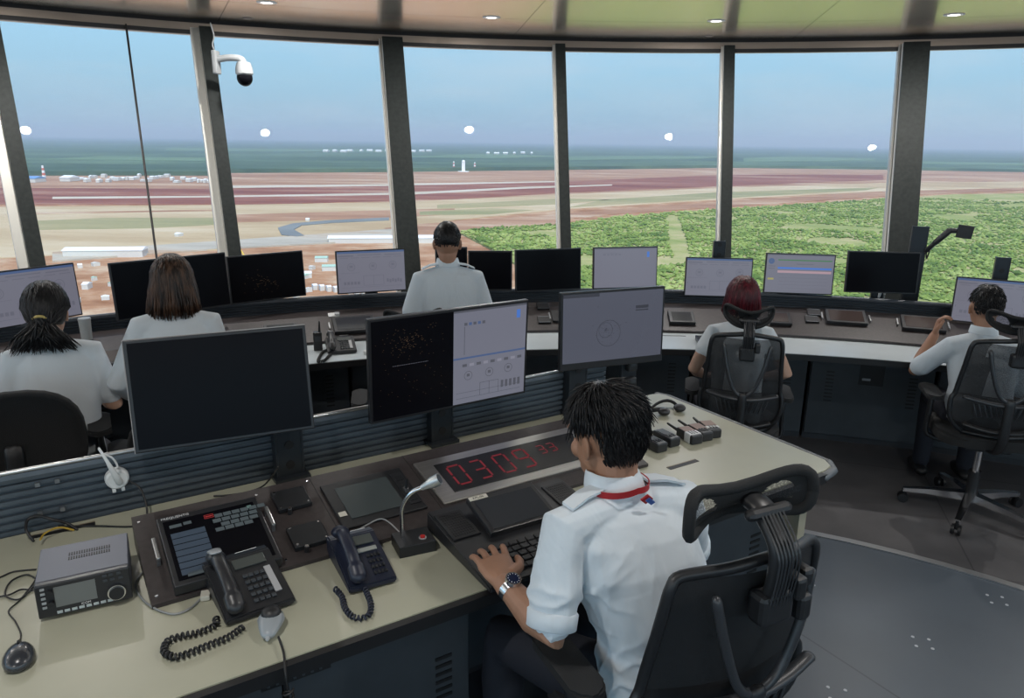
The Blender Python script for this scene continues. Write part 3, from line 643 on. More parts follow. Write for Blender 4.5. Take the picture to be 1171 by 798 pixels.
# ---------------- receiver
s, t = px(103, 690, .85); rd = root('radio_receiver', 'grey box radio receiver with small screen and dial on the cream desk', 'radio', W(-.018, 1.935, ZD), TH - R(5))
rw, rh, rdp = .195, .092, .165
mb = MB(); mb.box((0, .004, .052), (rw, rdp, .084), bev=.002); mb.obj('case', mat('radio_case', (.135, .145, .175), .45, .4), rd)
mb = MB()
for r_ in (0, 1):
    for k in range(17): mb.box((-.032 + k * .0055, .03 - r_ * .022, .0945), (.003, .014, .0012))
mb.obj('vent', EDGE, rd)
mb = MB(); mb.box((0, -rdp / 2 - .008, .052), (rw + .002, .018, .086), bev=.003); fr_ = mb.obj('front_panel', BLK2, rd)
yf = -rdp / 2 - .0175
mb = MB(); mb.box((-.018, yf, .058), (.085, .002, .052)); mb.obj('screen', mat('radio_screen', (.16, .17, .165), .3), fr_)
mb = MB()
mb.tube([(.066, yf, .038), (.066, yf - .012, .038)], .0165, 20, round_=False); mb.mat(1).tube([(.066, yf - .004, .038), (.066, yf - .008, .038)], .020, 20, round_=False); mb.obj('dial', [BLK, CHROME], fr_, 30)
for k, (x, z) in enumerate(((-.083, .085), (-.083, .073), (-.083, .061), (-.083, .049), (-.083, .037), (.045, .086), (.058, .086), (.075, .086), (.045, .073), (.060, .073), (.078, .073))):
    mb = MB(); mb.box((x, yf, z), (.009, .004, .005)); mb.obj('button', LGREY if x < 0 else CAB, fr_)
for z in (.076, .046): mb = MB(); mb.tube([(-.069, yf, z), (-.069, yf - .009, z)], .006, 12, round_=False); mb.obj('small_knob', BLK, fr_, 30)
mb = MB()
for k in range(8): mb.box((-.055 + k * .015, yf, .018), (.011, .003, .006))
mb.obj('key_row', mat('pale_keys', (.45, .5, .5), .5), fr_)
text('ICOM', .008, TXT, fr_, (.0, yf - .001, .027), (R(90), 0, 0))
for a in (-.08, .08):
    for b in (-.07, .07): mb = MB(); mb.cyl((a, b, 0), (a, b, .011), .009, seg=10); mb.obj('foot', BLK, rd)

# ---------------- mouse
s, t = px(22, 752, .86); q = root('computer_mouse', 'black computer mouse near the left edge of the cream desk', 'mouse', W(s, t, ZD), R(30))
mb = MB(); mb.ell((0, 0, .012), (.031, .047, .024), 20)
for v in mb.bm.verts: v.co.z = max(v.co.z, .0008); v.co.x *= 1 - .12 * (v.co.y / .047)
mb.obj('shell', mat('mouse_shell', (.03, .033, .04), .25, coat=.3), q, True)
mb = MB(); mb.box((0, .032, .031), (.004, .026, .005), rot=Euler((R(-28), 0, 0)).to_matrix(), bev=.001); mb.obj('wheel', BLK, q)
mb = MB(); P = [px(x, y) for x, y in ((22, 738), (24, 726), (18, 712), (10, 700), (22, 688), (38, 668), (44, 655))]; o = q.matrix_basis.inverted()
mb.tube(curve([o @ W(s, t, ZD + .003) for s, t in P], 6), .0018, 6); mb.obj('cord', CABLEB, q, True)

# ---------------- telephones
def coil(mb, pts, rad=.0075, wire=.0028, turns=26, n=10):
    C = curve(pts, 10); Ls = [0]
    for i in range(1, len(C)): Ls.append(Ls[-1] + (C[i] - C[i - 1]).length)
    tot = Ls[-1]; o = []; N_ = turns * n; j = 0
    for k in range(N_ + 1):
        d = tot * k / N_
        while j < len(C) - 2 and Ls[j + 1] < d: j += 1
        f = (d - Ls[j]) / max(1e-9, Ls[j + 1] - Ls[j]); p = C[j].lerp(C[j + 1], f); T = (C[j + 1] - C[j]).normalized()
        a = T.cross(Vector((0, 0, 1))).normalized() if abs(T.z) < .95 else Vector((1, 0, 0)); b = T.cross(a)
        an = 2 * PI * k / n; o.append(p + (a * math.cos(an) + b * math.sin(an)) * rad)
    mb.tube(o, wire, 6); return mb
def phone(label, loc, rz, w, d, body, cordpx, strip, small=False, cz=ZD, far=False):
    q = root('desk_telephone', label, 'telephone', loc, rz)
    mb = MB(); mb.xprism([(-d / 2, .004), (-d / 2, .020), (d / 2 - .03, .062), (d / 2, .058), (d / 2, .004)], -w / 2, w / 2)
    bmesh.ops.bevel(mb.bm, geom=list(mb.bm.edges), offset=.004, segments=2, affect='EDGES'); mb.obj('base', body, q)
    a = math.atan2(.042, d - .03); Rm = Euler((a, 0, 0)).to_matrix()
    def top(x, y, dz=0): return (x, y, .020 + (y + d / 2) * math.tan(a) + dz)
    hx = -w / 2 + .028
    # handset
    mb = MB(); c = [top(hx, -d / 2 + .012, .018), top(hx, -d / 2 + .035, .030), top(hx, -d * .18, .042), top(hx, d * .12, .045), top(hx, d / 2 - .06, .036), top(hx, d / 2 - .035, .022)]
    mb.tube(curve(c, 5), [.022 if i < 6 or i > 19 else .0165 for i in range(26)], 14, side=(1, 0, 0), flat=.75)
    h = mb.obj('handset', body, q, True)
    if not small:
        mb = MB(); mb.tube([top(hx, d / 2 - .062, .053), top(hx, d / 2 - .035, .040)], [.014, .017], 12, side=(1, 0, 0), flat=.3); mb.obj('ear_cap', LGREY, h, True)
    # keypad
    kx = hx + .045; kw = w / 2 - .012 - kx
    for r_ in range(5 if not small else 4):
        for c_ in range(4 if not small else 4):
            mb = MB(); x = kx + (c_ + .5) * (kw * (.7 if not small else .95)) / 4; y = -d / 2 + .028 + r_ * (.022 if not small else .021)
            mb.box(top(x, y, .003), (kw * (.7 if not small else .9) / 4 - .003, .011, .005), rot=Rm, bev=.001, seg=1); mb.obj('key', CAB if not small else BLK, q)
    mb = MB(); mb.box(top(w * .13, d / 2 - .062, .003), (w * .48, .034, .004), rot=Rm, bev=.001); mb.obj('display', mat('phone_display', (.07, .08, .075), .3), q)
    if strip:
        mb = MB(); mb.box(top(w / 2 - .028, -.03, .003), (.016, .095, .003), rot=Rm); mb.obj('label_strip', mat('label_grey', (.42, .43, .44), .5), q)
    if small:
        mb = MB(); mb.box(top(w * .12, d / 2 - .10, .003), (w * .5, .014, .003), rot=Rm); mb.obj('label_strip', mat('label_dim', (.30, .32, .30), .5), q)
    mb = MB(); mb.tube([top(w * .0, d / 2 - .02, .003), top(w * .32, d / 2 - .02, .003)], .001, 4); mb.obj('brand_mark', TXT, q)
    if cordpx:
        Mi = (Matrix.Translation(loc) @ Matrix.Rotation(rz, 4, 'Z')).inverted()
        mb = MB(); coil(mb, [Mi @ at(x, y, cz + .010) for x, y in cordpx], turns=34 if not small else 26, rad=.0065 if not small else .0055); mb.obj('coiled_cord', CABLEB if not small else NAVY, q, True)
    return q
phone('black multi-key desk telephone with grey handset cap in front of the touch panel', W(.318, 1.715, ZD), TH + R(3), .165, .225, BLK2, ((279, 716), (262, 728), (240, 737), (215, 747), (200, 751), (188, 745), (192, 733), (208, 727), (228, 723), (246, 715), (247, 707)), True)
phone('small navy desk telephone between the black phone and the gooseneck microphone', W(.600, 1.675, ZD), TH + R(-4), .125, .215, NAVY, ((417, 672), (424, 690), (421, 704), (406, 706), (395, 696), (391, 682), (383, 673)), False, small=True)
# ---------------- hand microphone
s, t = px(309, 713, .87); q = root('hand_microphone', 'grey and black hand microphone lying near the front edge of the cream desk', 'microphone', W(s, t, ZD), R(10))
mb = MB(); mb.tube([(0, -.034, .016), (0, -.01, .019), (0, .015, .021), (0, .032, .020)], [.017, .025, .031, .027], 18, side=(1, 0, 0), flat=.62); mb.obj('shell', mat('mic_grey', (.30, .33, .35), .35), q, True)
mb = MB(); mb.ell((0, .022, .034), (.023, .024, .015), 18); mb.obj('grille', BLK, q, True)
mb = MB(); mb.tube([(0, -.048, .014), (0, -.036, .015)], [.005, .006], 10); mb.obj('strain_relief', LGREY, q, True)
Mi = q.matrix_basis.inverted(); e = W(s, 1.395, 0)
P = [W(s + .005, t - .05, ZD + .014), W(s + .0, 1.43, ZD + .012), W(s - .01, 1.385, ZD - .0), W(s - .01, 1.375, ZD - .04)]
mb = MB(); mb.tube(curve([Mi @ p for p in P], 6), .0028, 8); mb.obj('cord', CABLEB, q, True)
mb = MB(); coil(mb, [Mi @ p for p in (P[-1], W(s - .012, 1.375, .72), W(s - .01, 1.38, .58), W(s, 1.40, .42))], rad=.011, wire=.003, turns=22); mb.obj('coiled_cord', CABLEB, q, True)
# ---------------- gooseneck microphone
q = root('gooseneck_microphone', 'silver gooseneck microphone on a black block base with a red button', 'microphone', W(.765, 1.700, ZD), TH - R(8))
mb = MB(); mb.box((0, 0, .017), (.105, .085, .034), bev=.002); mb.obj('base', BLK, q)
mb = MB(); mb.cyl((.022, -.015, .034), (.022, -.015, .0355), .011, seg=16); mb.mat(1).cyl((.022, -.015, .0355), (.022, -.015, .040), .007, seg=16); mb.obj('button', [LGREY, RED], q)
Mi = q.matrix_basis.inverted()
g0 = Vector((-.028, .012, .034)); gp = [g0, g0 + Vector((-.0, .0, .05)), g0 + Vector((.002, -.004, .095)), g0 + Vector((.022, -.02, .138)), g0 + Vector((.052, -.036, .158))]
mb = MB(); c = curve(gp, 16); mb.tube(c, [.0058 + .0009 * (i % 2) for i in range(len(c))], 12); mb.obj('neck', CHROME, q, 60)
d_ = (gp[-1] - gp[-2]).normalized(); mb = MB(); mb.tube([gp[-1] - d_ * .004, gp[-1] + d_ * .012, gp[-1] + d_ * .028, gp[-1] + d_ * .052], [.008, .011, .016, .0165], 18, round_=False); mb.obj('head', mat('mic_silver', (.55, .57, .57), .3, .7), q, 40)
mb = MB(); mb.tube([gp[-1] + d_ * .052, gp[-1] + d_ * .0535], [.0135, .0125], 18, round_=False); mb.obj('grille', CAB, q)
mb = MB(); mb.tube(curve([Mi @ at(x, y, z) for x, y, z in ((466, 618, .865), (440, 594, .90), (420, 600, .89), (402, 612, .875), (396, 620, .86))], 6), .0022, 6); mb.obj('cable', CABLEG, q, True)
# ---------------- keyboard console
kc = root('keyboard_terminal', 'black desk terminal with keyboard, small tilted screen and two side speakers', 'keyboard terminal', W(1.070, 1.572, ZD), TH - R(1))
mb = MB(); mb.xprism([(-.185, .004), (-.185, .020), (-.03, .034), (.19, .060), (.19, .004)], -.235, .235); bmesh.ops.bevel(mb.bm, geom=list(mb.bm.edges), offset=.004, segments=2, affect='EDGES'); mb.obj('body', BLK2, kc)
def kz(y): return .020 + (y + .185) * .014 / .155 if y < -.03 else .034 + (y + .03) * .026 / .22
ka = math.atan2(.026, .22); KR = Euler((ka, 0, 0)).to_matrix(); KR2 = Euler((.09, 0, 0)).to_matrix()
for x, lb in ((-.185, 'left'), (.185, 'right')):
    mb = MB(); mb.box((x, .095, kz(.095) + .002), (.085, .13, .006), rot=KR, bev=.002); g_ = mb.obj('speaker', BLK, kc)
    mb = MB(); 
    for a in range(9):
        for b in range(10): mb.box((x - .03 + a * .0075, .045 + b * .011, kz(.045 + b * .011) + .0055), (.004, .006, .001), rot=KR)
    mb.obj('grille', EDGE, g_)
KS = Euler((R(15), 0, 0)).to_matrix()
mb = MB(); mb.box((-.015, .075, .066), (.225, .155, .018), rot=KS, bev=.003); sc_ = mb.obj('display_lid', BLK2, kc)
mb = MB(); mb.box(Vector((-.015, .075, .066)) + KS @ Vector((0, -.005, .0095)), (.195, .122, .001), rot=KS); mb.obj('screen', mat('dim_screen', (.030, .035, .042), .12), sc_)
mb = MB(); mb.box(Vector((-.015, .075, .066)) + KS @ Vector((-.078, .068, .0098)), (.06, .016, .001), rot=KS); mb.obj('label', mat('paper', (.62, .60, .52), .6), sc_)
text('KPL-06', .012, EDGE, sc_, Vector((-.015, .075, .066)) + KS @ Vector((-.078, .068, .0106)), (R(15), 0, 0))
for r_ in range(5):
    n = 15
    y = -.145 + r_ * .024
    for k in range(n):
        if r_ == 0 and 4 <= k <= 8:
            if k == 4: mb = MB(); mb.box((-.20 + 6 * .0275, y, kz(y) + .004), (.135, .019, .006), rot=KR2, bev=.0015, seg=1); mb.obj('key', BLK, kc)
            continue
        mb = MB(); mb.box((-.20 + k * .0275 + (r_ % 3) * .003, y, kz(y) + .004), (.023, .019, .007), rot=KR2, bev=.0015, seg=1); mb.obj('key', BLK, kc)
mb = MB(); mb.cyl((-.218, -.135, kz(-.135)), (-.218, -.135, kz(-.135) + .003), .004, seg=8); mb.obj('screw', CHROME, kc)

# ---------------- walkie-talkies
WT = [((729, 497), (762, 514), 'black handheld radio without papers, nearest the man, lying leftmost in the row', 0, .03), ((742, 490), (779, 509), 'black handheld radio with a long antenna, second from the left in the row', 0, .06), ((771, 487), (803, 506), 'handheld radio wrapped with white paper in the middle of the row', 1, .06), ((784, 484), (814, 502), 'handheld radio with brown label, second from the right in the row', 2, .06), ((800, 481), (821, 498), 'handheld radio with brown label and white band at the right end of the row', 3, .05)]
for a, b, lb, kind, an in WT:
    A = at(a[0], a[1], .87); B = at(b[0], b[1], .87); dr = (A - B); L_ = .105; c = (A + B) / 2
    q = root('handheld_radio', lb, 'handheld radio', (c.x, c.y, ZD), math.atan2(dr.y, dr.x) - PI / 2, 'handheld radios in a row on the desk')
    mb = MB(); mb.box((0, -.01, .019), (.050, L_, .036), bev=.005); mb.obj('body', BLK2, q)
    mb = MB(); mb.box((0, .0, .0378), (.034, .05, .002)); mb.mat(1)
    for i in range(3):
        for j in range(3): mb.box((-.012 + i * .012, -.02 - j * .010, .0385), (.008, .006, .002))
    mb.obj('keypad', [CAB, BLK], q)
    mb = MB(); mb.tube([(-.016, .04, .022), (-.017, .05 + an, .026)], [.0065, .0045], 10); mb.obj('antenna', BLK, q, True)
    mb = MB(); mb.cyl((.012, .04, .022), (.012, .055, .022), .007, seg=12); mb.obj('knob', BLK, q)
    if kind: mb = MB(); mb.box((0, .005, .0382), (.046, .055, .0015)); mb.obj('label', mat('brown_label', (.30, .20, .16), .5), q)
    if kind in (1, 3): mb = MB(); mb.box((0, -.03, .0205), (.053, .018 if kind == 3 else .035, .037), bev=.002); mb.obj('paper_band', WHITEP, q)
# headset strap and pouch
s, t = px(762, 461, .87)
q = root('headset', 'black padded headset lying at the far corner of the cream desk', 'headset', W(s - .03, t - .02, ZD), TH)
mb = MB(); c = [Vector((.07 * math.cos(a), .05 * math.sin(a), .012 + .012 * math.sin(a * 2))) for a in [R(x) for x in range(-60, 241, 15)]]
mb.tube(c, .009, 10, side=(0, 0, 1), flat=.5); mb.obj('band', BLK, q, True)
for x in (-.045, .045): mb = MB(); mb.ell((x, -.045, .017), (.026, .026, .016), 16); mb.obj('ear_pad', BLK2, q, True)
s, t = px(726, 478, .87); q = root('fabric_pouch', 'black meshed pouch on the desk behind the seated man\'s head', 'pouch', W(1.93, 2.08, ZD), TH + .3)
mb = MB(); mb.ell((0, 0, .05), (.075, .05, .055), 20)
for v in mb.bm.verts: v.co.z = max(v.co.z, .001)
mb.obj('shell', mat('pouch_black', (.015, .016, .018), .7, bump=.4, bscale=400), q, True)
mb = MB(); mb.tube(curve([(-.06, -.02, .07), (0, -.03, .105), (.06, -.02, .07)], 6), .003, 6); mb.obj('zip', CAB, q, True)

# ---------------- white clip lamp on the rail
q = root('clip_lamp', 'white clip-on lamp fixed to the slatted rail near the left', 'lamp', W(.094, 2.345, .965), TH)
mb = MB(); mb.lathe((0, -.012, 0), [(.001, -.012), (.026, -.012), (.031, -.006), (.033, .006), (.033, .012)], 28, 'Y'); mb.obj('base_disc', WHITEP, q, 30)
mb = MB(); mb.box((-.012, -.012, -.034), (.010, .018, .012), bev=.002); mb.box((.012, -.012, -.034), (.010, .018, .012), bev=.002); mb.obj('clip', WHITEP, q)
mb = MB(); mb.tube([(.004, -.03, -.004), (-.006, -.050, .03), (-.02, -.055, .075), (-.036, -.048, .118)], [.011, .009, .005, .0035], 12); mb.tube(curve([(-.010, -.05, .045), (.004, -.04, .05), (-.006, -.045, .08), (-.028, -.05, .10)], 5), .003, 8); mb.obj('arm', WHITEP, q, True)
mb = MB(); Mi = q.matrix_basis.inverted(); mb.tube(curve([Mi @ p for p in (W(.118, 2.335, .955), W(.150, 2.30, .93), W(.155, 2.25, .87), W(.12, 2.22, ZD + .004), W(.02, 2.28, ZD + .004), W(-.04, 2.31, ZD + .006), W(-.07, 2.335, ZD + .004))], 6), .003, 6); mb.obj('cable', CABLEB, q, True)

# ---------------- loose cables
def cable(pts, r, m, label, zs=None, name='cable'):
    P = [at(x, y, (ZD + .004 if zs is None else zs[i])) for i, (x, y) in enumerate(pts)]
    mb = MB(); mb.tube(curve(P, 7), r, 6); o = mb.obj(name, m, None, True); return tag(o, label, 'cable')
cable([(88, 605), (76, 598), (60, 594), (44, 590), (32, 594), (30, 606), (38, 618)], .0042, CABLEB, 'thick black cable looping out of the desk slot behind the radio', [ZD + .004, ZD + .02, ZD + .04, ZD + .05, ZD + .045, ZD + .03, ZD + .004])
cable([(84, 606), (70, 603), (58, 606), (50, 611), (46, 617)], .0028, mat('yellow_cable', (.45, .30, .04), .5), 'thin yellow cable from the slot behind the radio', [ZD + .004, ZD + .02, ZD + .025, ZD + .02, ZD + .02])
cable([(41, 651), (28, 652), (14, 654), (0, 660), (-12, 664)], .0022, CABLEB, 'upper black wire running left from the grey radio')
cable([(42, 662), (30, 657), (12, 665), (6, 680), (22, 685), (40, 668), (44, 655)], .0022, CABLEB, 'black wire looping left of the grey radio')
cable([(38, 675), (24, 674), (10, 680), (-12, 684)], .0022, CABLEB, 'lowest black wire leaving the desk at the left edge')
cable([(245, 567), (262, 566), (285, 562), (300, 556), (309, 547), (318, 534)], .0028, CABLEB, 'black cable with a plug end lying behind the touch panel', [ZD + .006, ZD + .005, ZD + .005, ZD + .01, ZD + .05, ZD + .12])
cable([(162, 655), (155, 668), (163, 685), (180, 697), (200, 702), (218, 695), (231, 683)], .0028, CABLEG, 'grey cable curving from the panel to the black phone')
cable([(505, 594), (492, 604), (485, 618), (478, 612)], .0028, CABLEB, 'short black cable between the microphone and the desk terminal')
cable([(631, 573), (640, 565), (652, 563), (665, 568)], .0022, CABLEB, 'thin black cable by the seated man\'s shoulder')
p = at(235, 680, ZD + .01); mb = MB(); mb.box((0, 0, .008), (.022, .03, .014), bev=.002); tag(mb.obj('cable_connector', mat('cream_plastic', (.6, .58, .5), .5), loc=(p.x, p.y, ZD), rot=(0, 0, .3)), 'small cream cable connector beside the black phone', 'connector')

# ================================================================== MONITORS
UBG = mat('screen_lilac', (.02, .02, .02), .25, emit=(.235, .235, .30), es=.62)
ULN = mat('screen_lines', (.02, .02, .02), .25, emit=(.13, .13, .17), es=.85)
UHB = mat('screen_blue_bar', (.02, .02, .02), .25, emit=(.06, .10, .22), es=.9)
ULT = mat('screen_light', (.02, .02, .02), .25, emit=(.24, .24, .30), es=.85)
UGN = mat('screen_green', (.02, .02, .02), .25, emit=(.05, .16, .06), es=1); UPK = mat('screen_pink', (.02, .02, .02), .25, emit=(.42, .28, .32), es=.9); UBL = mat('screen_blue', (.02, .02, .02), .25, emit=(.06, .17, .55), es=.9); UYL = mat('screen_yellow', (.02, .02, .02), .25, emit=(.35, .32, .10), es=.9)
UOR = mat('screen_radar_dots', (.02, .02, .02), .3, emit=(.22, .12, .05), es=.35)
UBG2 = mat('screen_grey', (.02, .02, .02), .25, emit=(.165, .17, .22), es=.85); ULN2 = mat('screen_grey_lines', (.02, .02, .02), .25, emit=(.075, .078, .10), es=.9)
UBG3 = mat('screen_dim_grey', (.015, .015, .015), .25, emit=(.075, .080, .110), es=.9); ULN3 = mat('screen_dim_lines', (.01, .01, .01), .25, emit=(.035, .037, .05), es=.9)
SM = [UBG, ULN, UHB, ULT, UGN, UPK, UBL, UYL, UOR]
def ui(kind, par, w, h, yy, ox=0, oz=0):
    mb = MB(); z = [0]
    def r_(x, y, ww, hh, m, lift=1):   # x,y in 0..1 from the top left
        z[0] += 1; mb.mat(m); X = ox + (x - .5) * w + ww * w / 2; Zc = oz + (.5 - y) * h - hh * h / 2; mb.box((X, yy - .0002 * lift, Zc), (ww * w, .0002, hh * h))
    def circ(x, y, r, m, th=.12):
        mb.mat(m); X = ox + (x - .5) * w; Zc = oz + (.5 - y) * h; n = 24
        a = [Vector((X + r * w * math.cos(2 * PI * k / n), yy - .0006, Zc + r * w * math.sin(2 * PI * k / n))) for k in range(n)]
        b = [Vector((X + r * (1 - th) * w * math.cos(2 * PI * k / n), yy - .0006, Zc + r * (1 - th) * w * math.sin(2 * PI * k / n))) for k in range(n)]
        for k in range(n): mb.quad([a[k], a[(k + 1) % n], b[(k + 1) % n], b[k]])
    if kind == 'dash':
        r_(0, 0, 1, 1, 0, 0); r_(0, 0, 1, .045, 2); r_(.02, .09, .22, .03, 1); r_(.3, .08, .35, .02, 1); r_(.7, .09, .25, .02, 1)
        for k in range(6): r_(.04 + k * .16, .15, .12, .012, 1)
        for x, y in ((.2, .38), (.52, .38), (.82, .36)): circ(x, y, .058, 1); r_(x - .02, y - .035, .04, .05, 1, 2); circ(x, y, .035, 1, .1)
        r_(.37, .60, .3, .008, 1); r_(.37, .60, .006, .24, 1); r_(.52, .60, .006, .24, 1); r_(.67, .60, .006, .24, 1); r_(.37, .84, .3, .008, 1)
        for k in range(5): r_(.08 + k * .05, .74, .035, .07, 1); 
        for k in range(6): r_(.72 + k * .04, .70 + .02 * (k % 2), .028, .08, 1)
        r_(.05, .88, .9, .006, 1); r_(.02, .52, .3, .006, 1); r_(.02, .57, .006, .03, 1); r_(.02, .63, .01, .05, 1)
    elif kind == 'blank':
        r_(0, 0, 1, 1, 0, 0); r_(0, 0, 1, .03, 1); r_(.84, .10, .04, .14, 6, 2); r_(.14, .12, .25, .006, 1)
        for k in range(5): r_(.14 + k * .06, .15, .04, .02, 1)
    elif kind == 'radar':
        r_(0, 0, 1, 1, 0, 0); r_(0, 0, .35, .05, 1); r_(.72, .22, .13, .045, 1, 2); r_(.72, .28, .13, .02, 1, 2)
        random.seed(5)
        for k in range(60): a = random.random() * 6.28; q = abs(random.gauss(0, .12)); r_(.42 + q * math.cos(a), .55 + q * 1.2 * math.sin(a), .012, .004, 1)
        circ(.42, .55, .07, 1, .05); circ(.45, .6, .12, 1, .03)
    elif kind == 'table':
        r_(0, 0, 1, 1, 0, 0); r_(.0, .0, 1, .03, 1); r_(.17, .13, .8, .03, 4); r_(.17, .33, .8, .05, 6); r_(.17, .42, .8, .06, 5); r_(.45, .235, .25, .02, 1)
        mb.mat(2); circ(.07, .18, .045, 2, .9); r_(.03, .3, .1, .02, 1); r_(.03, .36, .1, .02, 1); r_(.03, .62, .09, .05, 7)
        for k in range(5): r_(.2, .52 + k * .09, .72, .006, 1)
    elif kind == 'split':
        r_(.50, 0, .5, 1, 0, 0); r_(.5, 0, .5, .02, 1); r_(.93, .06, .025, .09, 6, 2); r_(.5, .495, .5, .02, 2, 2)
        for k in range(5): r_(.57 + .03 * k, .13, .02, .03, 2 if k % 2 else 1)
        r_(.57, .17, .004, .3, 1)
        for x, y in ((.60, .70), (.745, .70), (.88, .69)): circ(x, y, .028, 1); r_(x - .01, y - .02, .02, .03, 1, 2)
        for k in range(9): r_(.56 + k * .048, .57, .03, .03, 3 if k % 2 else 1)
        r_(.68, .80, .13, .005, 1); r_(.68, .80, .003, .14, 1); r_(.745, .80, .003, .14, 1); r_(.81, .80, .003, .14, 1)
        for k in range(5): r_(.83 + k * .03, .82, .018, .08, 1)
        r_(.52, .88, .45, .004, 1); r_(.52, .94, .45, .004, 1)
        random.seed(3)
        for k in range(90): a = random.gauss(.22, .07); b = random.gauss(.24, .06); r_(min(.48, max(.02, a)), max(.03, b), .005, .003, 8)
        for k in range(60): r_(random.uniform(.04, .46), random.uniform(.08, .9), .004, .003, 8)
        for k in range(26): r_(.12 + k * .0085, .465, .005, .006, 1)
    elif kind == 'faint':
        random.seed(9)
        for k in range(50): r_(random.gauss(.45, .12), random.gauss(.6, .12), .012, .004, 8)
    if kind: mb.obj('screen_image', SM if kind not in ('radar', 'split') else ([UBG3, ULN3] if kind == 'radar' else [UBG2, ULN2]) + SM[2:], par)
def monitor(label, X, Y, Z, yaw, tilt, w, h, kind, post=None, name='computer_monitor', group=None, bez=.010, chin=0, k=1.0, bt=BEZ, topedge=None):
    X, Y, Z, w, h = X * k, Y * k, CAMH + (Z - CAMH) * k, w * k, h * k
    q = root(name, label, 'monitor', (X, Y, Z), R(yaw), group)
    q.rotation_euler = (-R(tilt), 0, R(yaw)) if False else (R(-tilt), 0, R(yaw))
    mb = MB(); mb.box((0, .012, 0), (w, .022, h), bev=.003); mb.mat(0).box((0, .032, -h * .05), (w * .6, .03, h * .6), bev=.006); mb.obj('housing', bt, q)
    mb = MB(); mb.box((0, .0005, chin / 2), (w - 2 * bez, .0018, h - 2 * bez - chin)); s_ = mb.obj('screen', SCR_OFF, q)
    if kind: ui(kind, s_, w - 2 * bez, h - 2 * bez - chin, -.0006, 0, chin / 2)
    if topedge: mb = MB(); mb.box((0, .010, h / 2 + .0005), (w, .018, .002)); mb.box((-w / 2 - .0005, .010, 0), (.002, .018, h)); mb.obj('frame_edge', topedge, q)
    if post:                           # (x, y, z0, z1, yaw) of the slotted post
        Mi = (Matrix.Translation((X, Y, Z)) @ Euler((R(-tilt), 0, R(yaw))).to_matrix().to_4x4()).inverted()
        px_, py_, z0, z1, ya, pw = post; Mp = Mi @ Matrix.Translation((px_, py_, 0)) @ Matrix.Rotation(R(ya), 4, 'Z')
        mb = MB(); mb.box((0, 0, (z0 + z1) / 2), (pw, .016, z1 - z0)); mb.box((-pw / 2, .012, (z0 + z1) / 2), (.008, .045, z1 - z0), bev=.002); mb.box((pw / 2, .012, (z0 + z1) / 2), (.008, .045, z1 - z0), bev=.002)
        mb.box((0, .0, z0 + .006), (pw + .03, .07, .012)); mb.xf(Mp); ps = mb.obj('post', mat('post_metal', (.035, .042, .050), .38, .5), q)
        mb = MB()
        zz = z0 + .05
        while zz < z1 - .02: mb.lathe((0, -.0092, zz), [(.001, -.001), (.015, -.001), (.015, .001)], 16, 'Y'); zz += .07
        mb.xf(Mp); mb.obj('slot', EDGE, ps)
        a = Mi @ Vector((px_, py_, min(z1 - .03, Z))); mb = MB(); mb.tube([a, (0, .045, 0)], .018, 10); mb.obj('mount', BLK, q, True)
    return q
def wp(s, t): p = W(s, t); return p.x, p.y
P1, P2, P3 = wp(.60, 2.315), wp(1.172, 2.325), wp(1.80, 2.32)
monitor('large switched-off black monitor with pale top edge at the left of the foreground desk', -.915, 2.228, 1.186, 25, 11, .540, .348, '', (*P1, .853, 1.30, 32.5, .085), k=.96, topedge=mat('pale_edge', (.35, .33, .32), .4))
monitor('large monitor split between a dark radar picture and a grey instrument page', -.211, 2.556, 1.189, 33.6, -2, .646, .375, 'split', (*P2, .853, 1.30, 32.5, .085), k=.975)
monitor('large monitor showing a grey radar map with a dark title bar', .419, 2.972, 1.209, 21.8, 2.2, .485, .325, 'radar', (*P3, .853, 1.30, 32.5, .085), chin=.02, k=.99)
# rack beside it with small chargers
q = root('charger_stand', 'black upright stand holding small handset chargers below the grey radar monitor', 'charger stand', W(2.075, 2.31, ZD), TH)
mb = MB(); mb.box((0, .01, .14), (.085, .02, .28), bev=.003); mb.box((0, .0, .006), (.10, .07, .012)); mb.obj('post', mat('post_metal', (.035, .042, .050), .38, .5), q)
for z in (.245, .175, .10): mb = MB(); mb.box((0, -.012, z), (.05, .03, .045), bev=.006); mb.mat(1).box((0, -.0285, z + .008), (.03, .002, .014)); mb.obj('charger', [BLK, CAB], q)

# ================================================================== OUTER CONSOLE RING
WO = 4.97
A0, A1 = -75, 52
oc = root('outer_worktop', 'curved white worktop running round the cab under the windows', 'worktop')
mb = MB(); ringbox(mb, WO, 5.40, .722, .75, A0, A1, 1.0); mb.obj('worktop', WHITEW, oc)
mb = MB(); ringbox(mb, WO - .012, WO + .001, .712, .748, A0, A1, 1.0); mb.obj('front_edge', EDGE, oc)
for (x, y) in ((770, 384), (1004, 392)):
    p = at(x, y, .75); mb = MB(); mb.box((0, 0, .0006), (.16, .012, .001)); o = mb.obj('cable_slot', EDGE, oc, loc=p, rot=(0, 0, -R(az(p))))
mb = MB(); n = 127
rs = []
for i in range(n + 1):
    a = A0 + (A1 - A0) * i / n; rs.append([pol(5.36, a, .752), pol(5.36, a, .768), pol(5.62, a, .862), pol(5.80, a, .862), pol(5.80, a, .752)])
mb.rings(rs); tag(mb.obj('equipment_shelf', PANELM), 'curved sloping dark equipment panel behind the white worktop', 'console panel')
mb = MB(); rs = []
pr = railprof(0, .862, .955, 4)
for i in range(n + 1):
    a = A0 + (A1 - A0) * i / n; rs.append([pol(5.79 + q[0], a, q[1]) for q in pr])
mb.rings(rs); tag(mb.obj('outer_slat_rail', mat('slat_rail_dark', (.035, .045, .058), .45, .2)), 'curved dark slatted rail below the windows behind the outer consoles', 'rail')
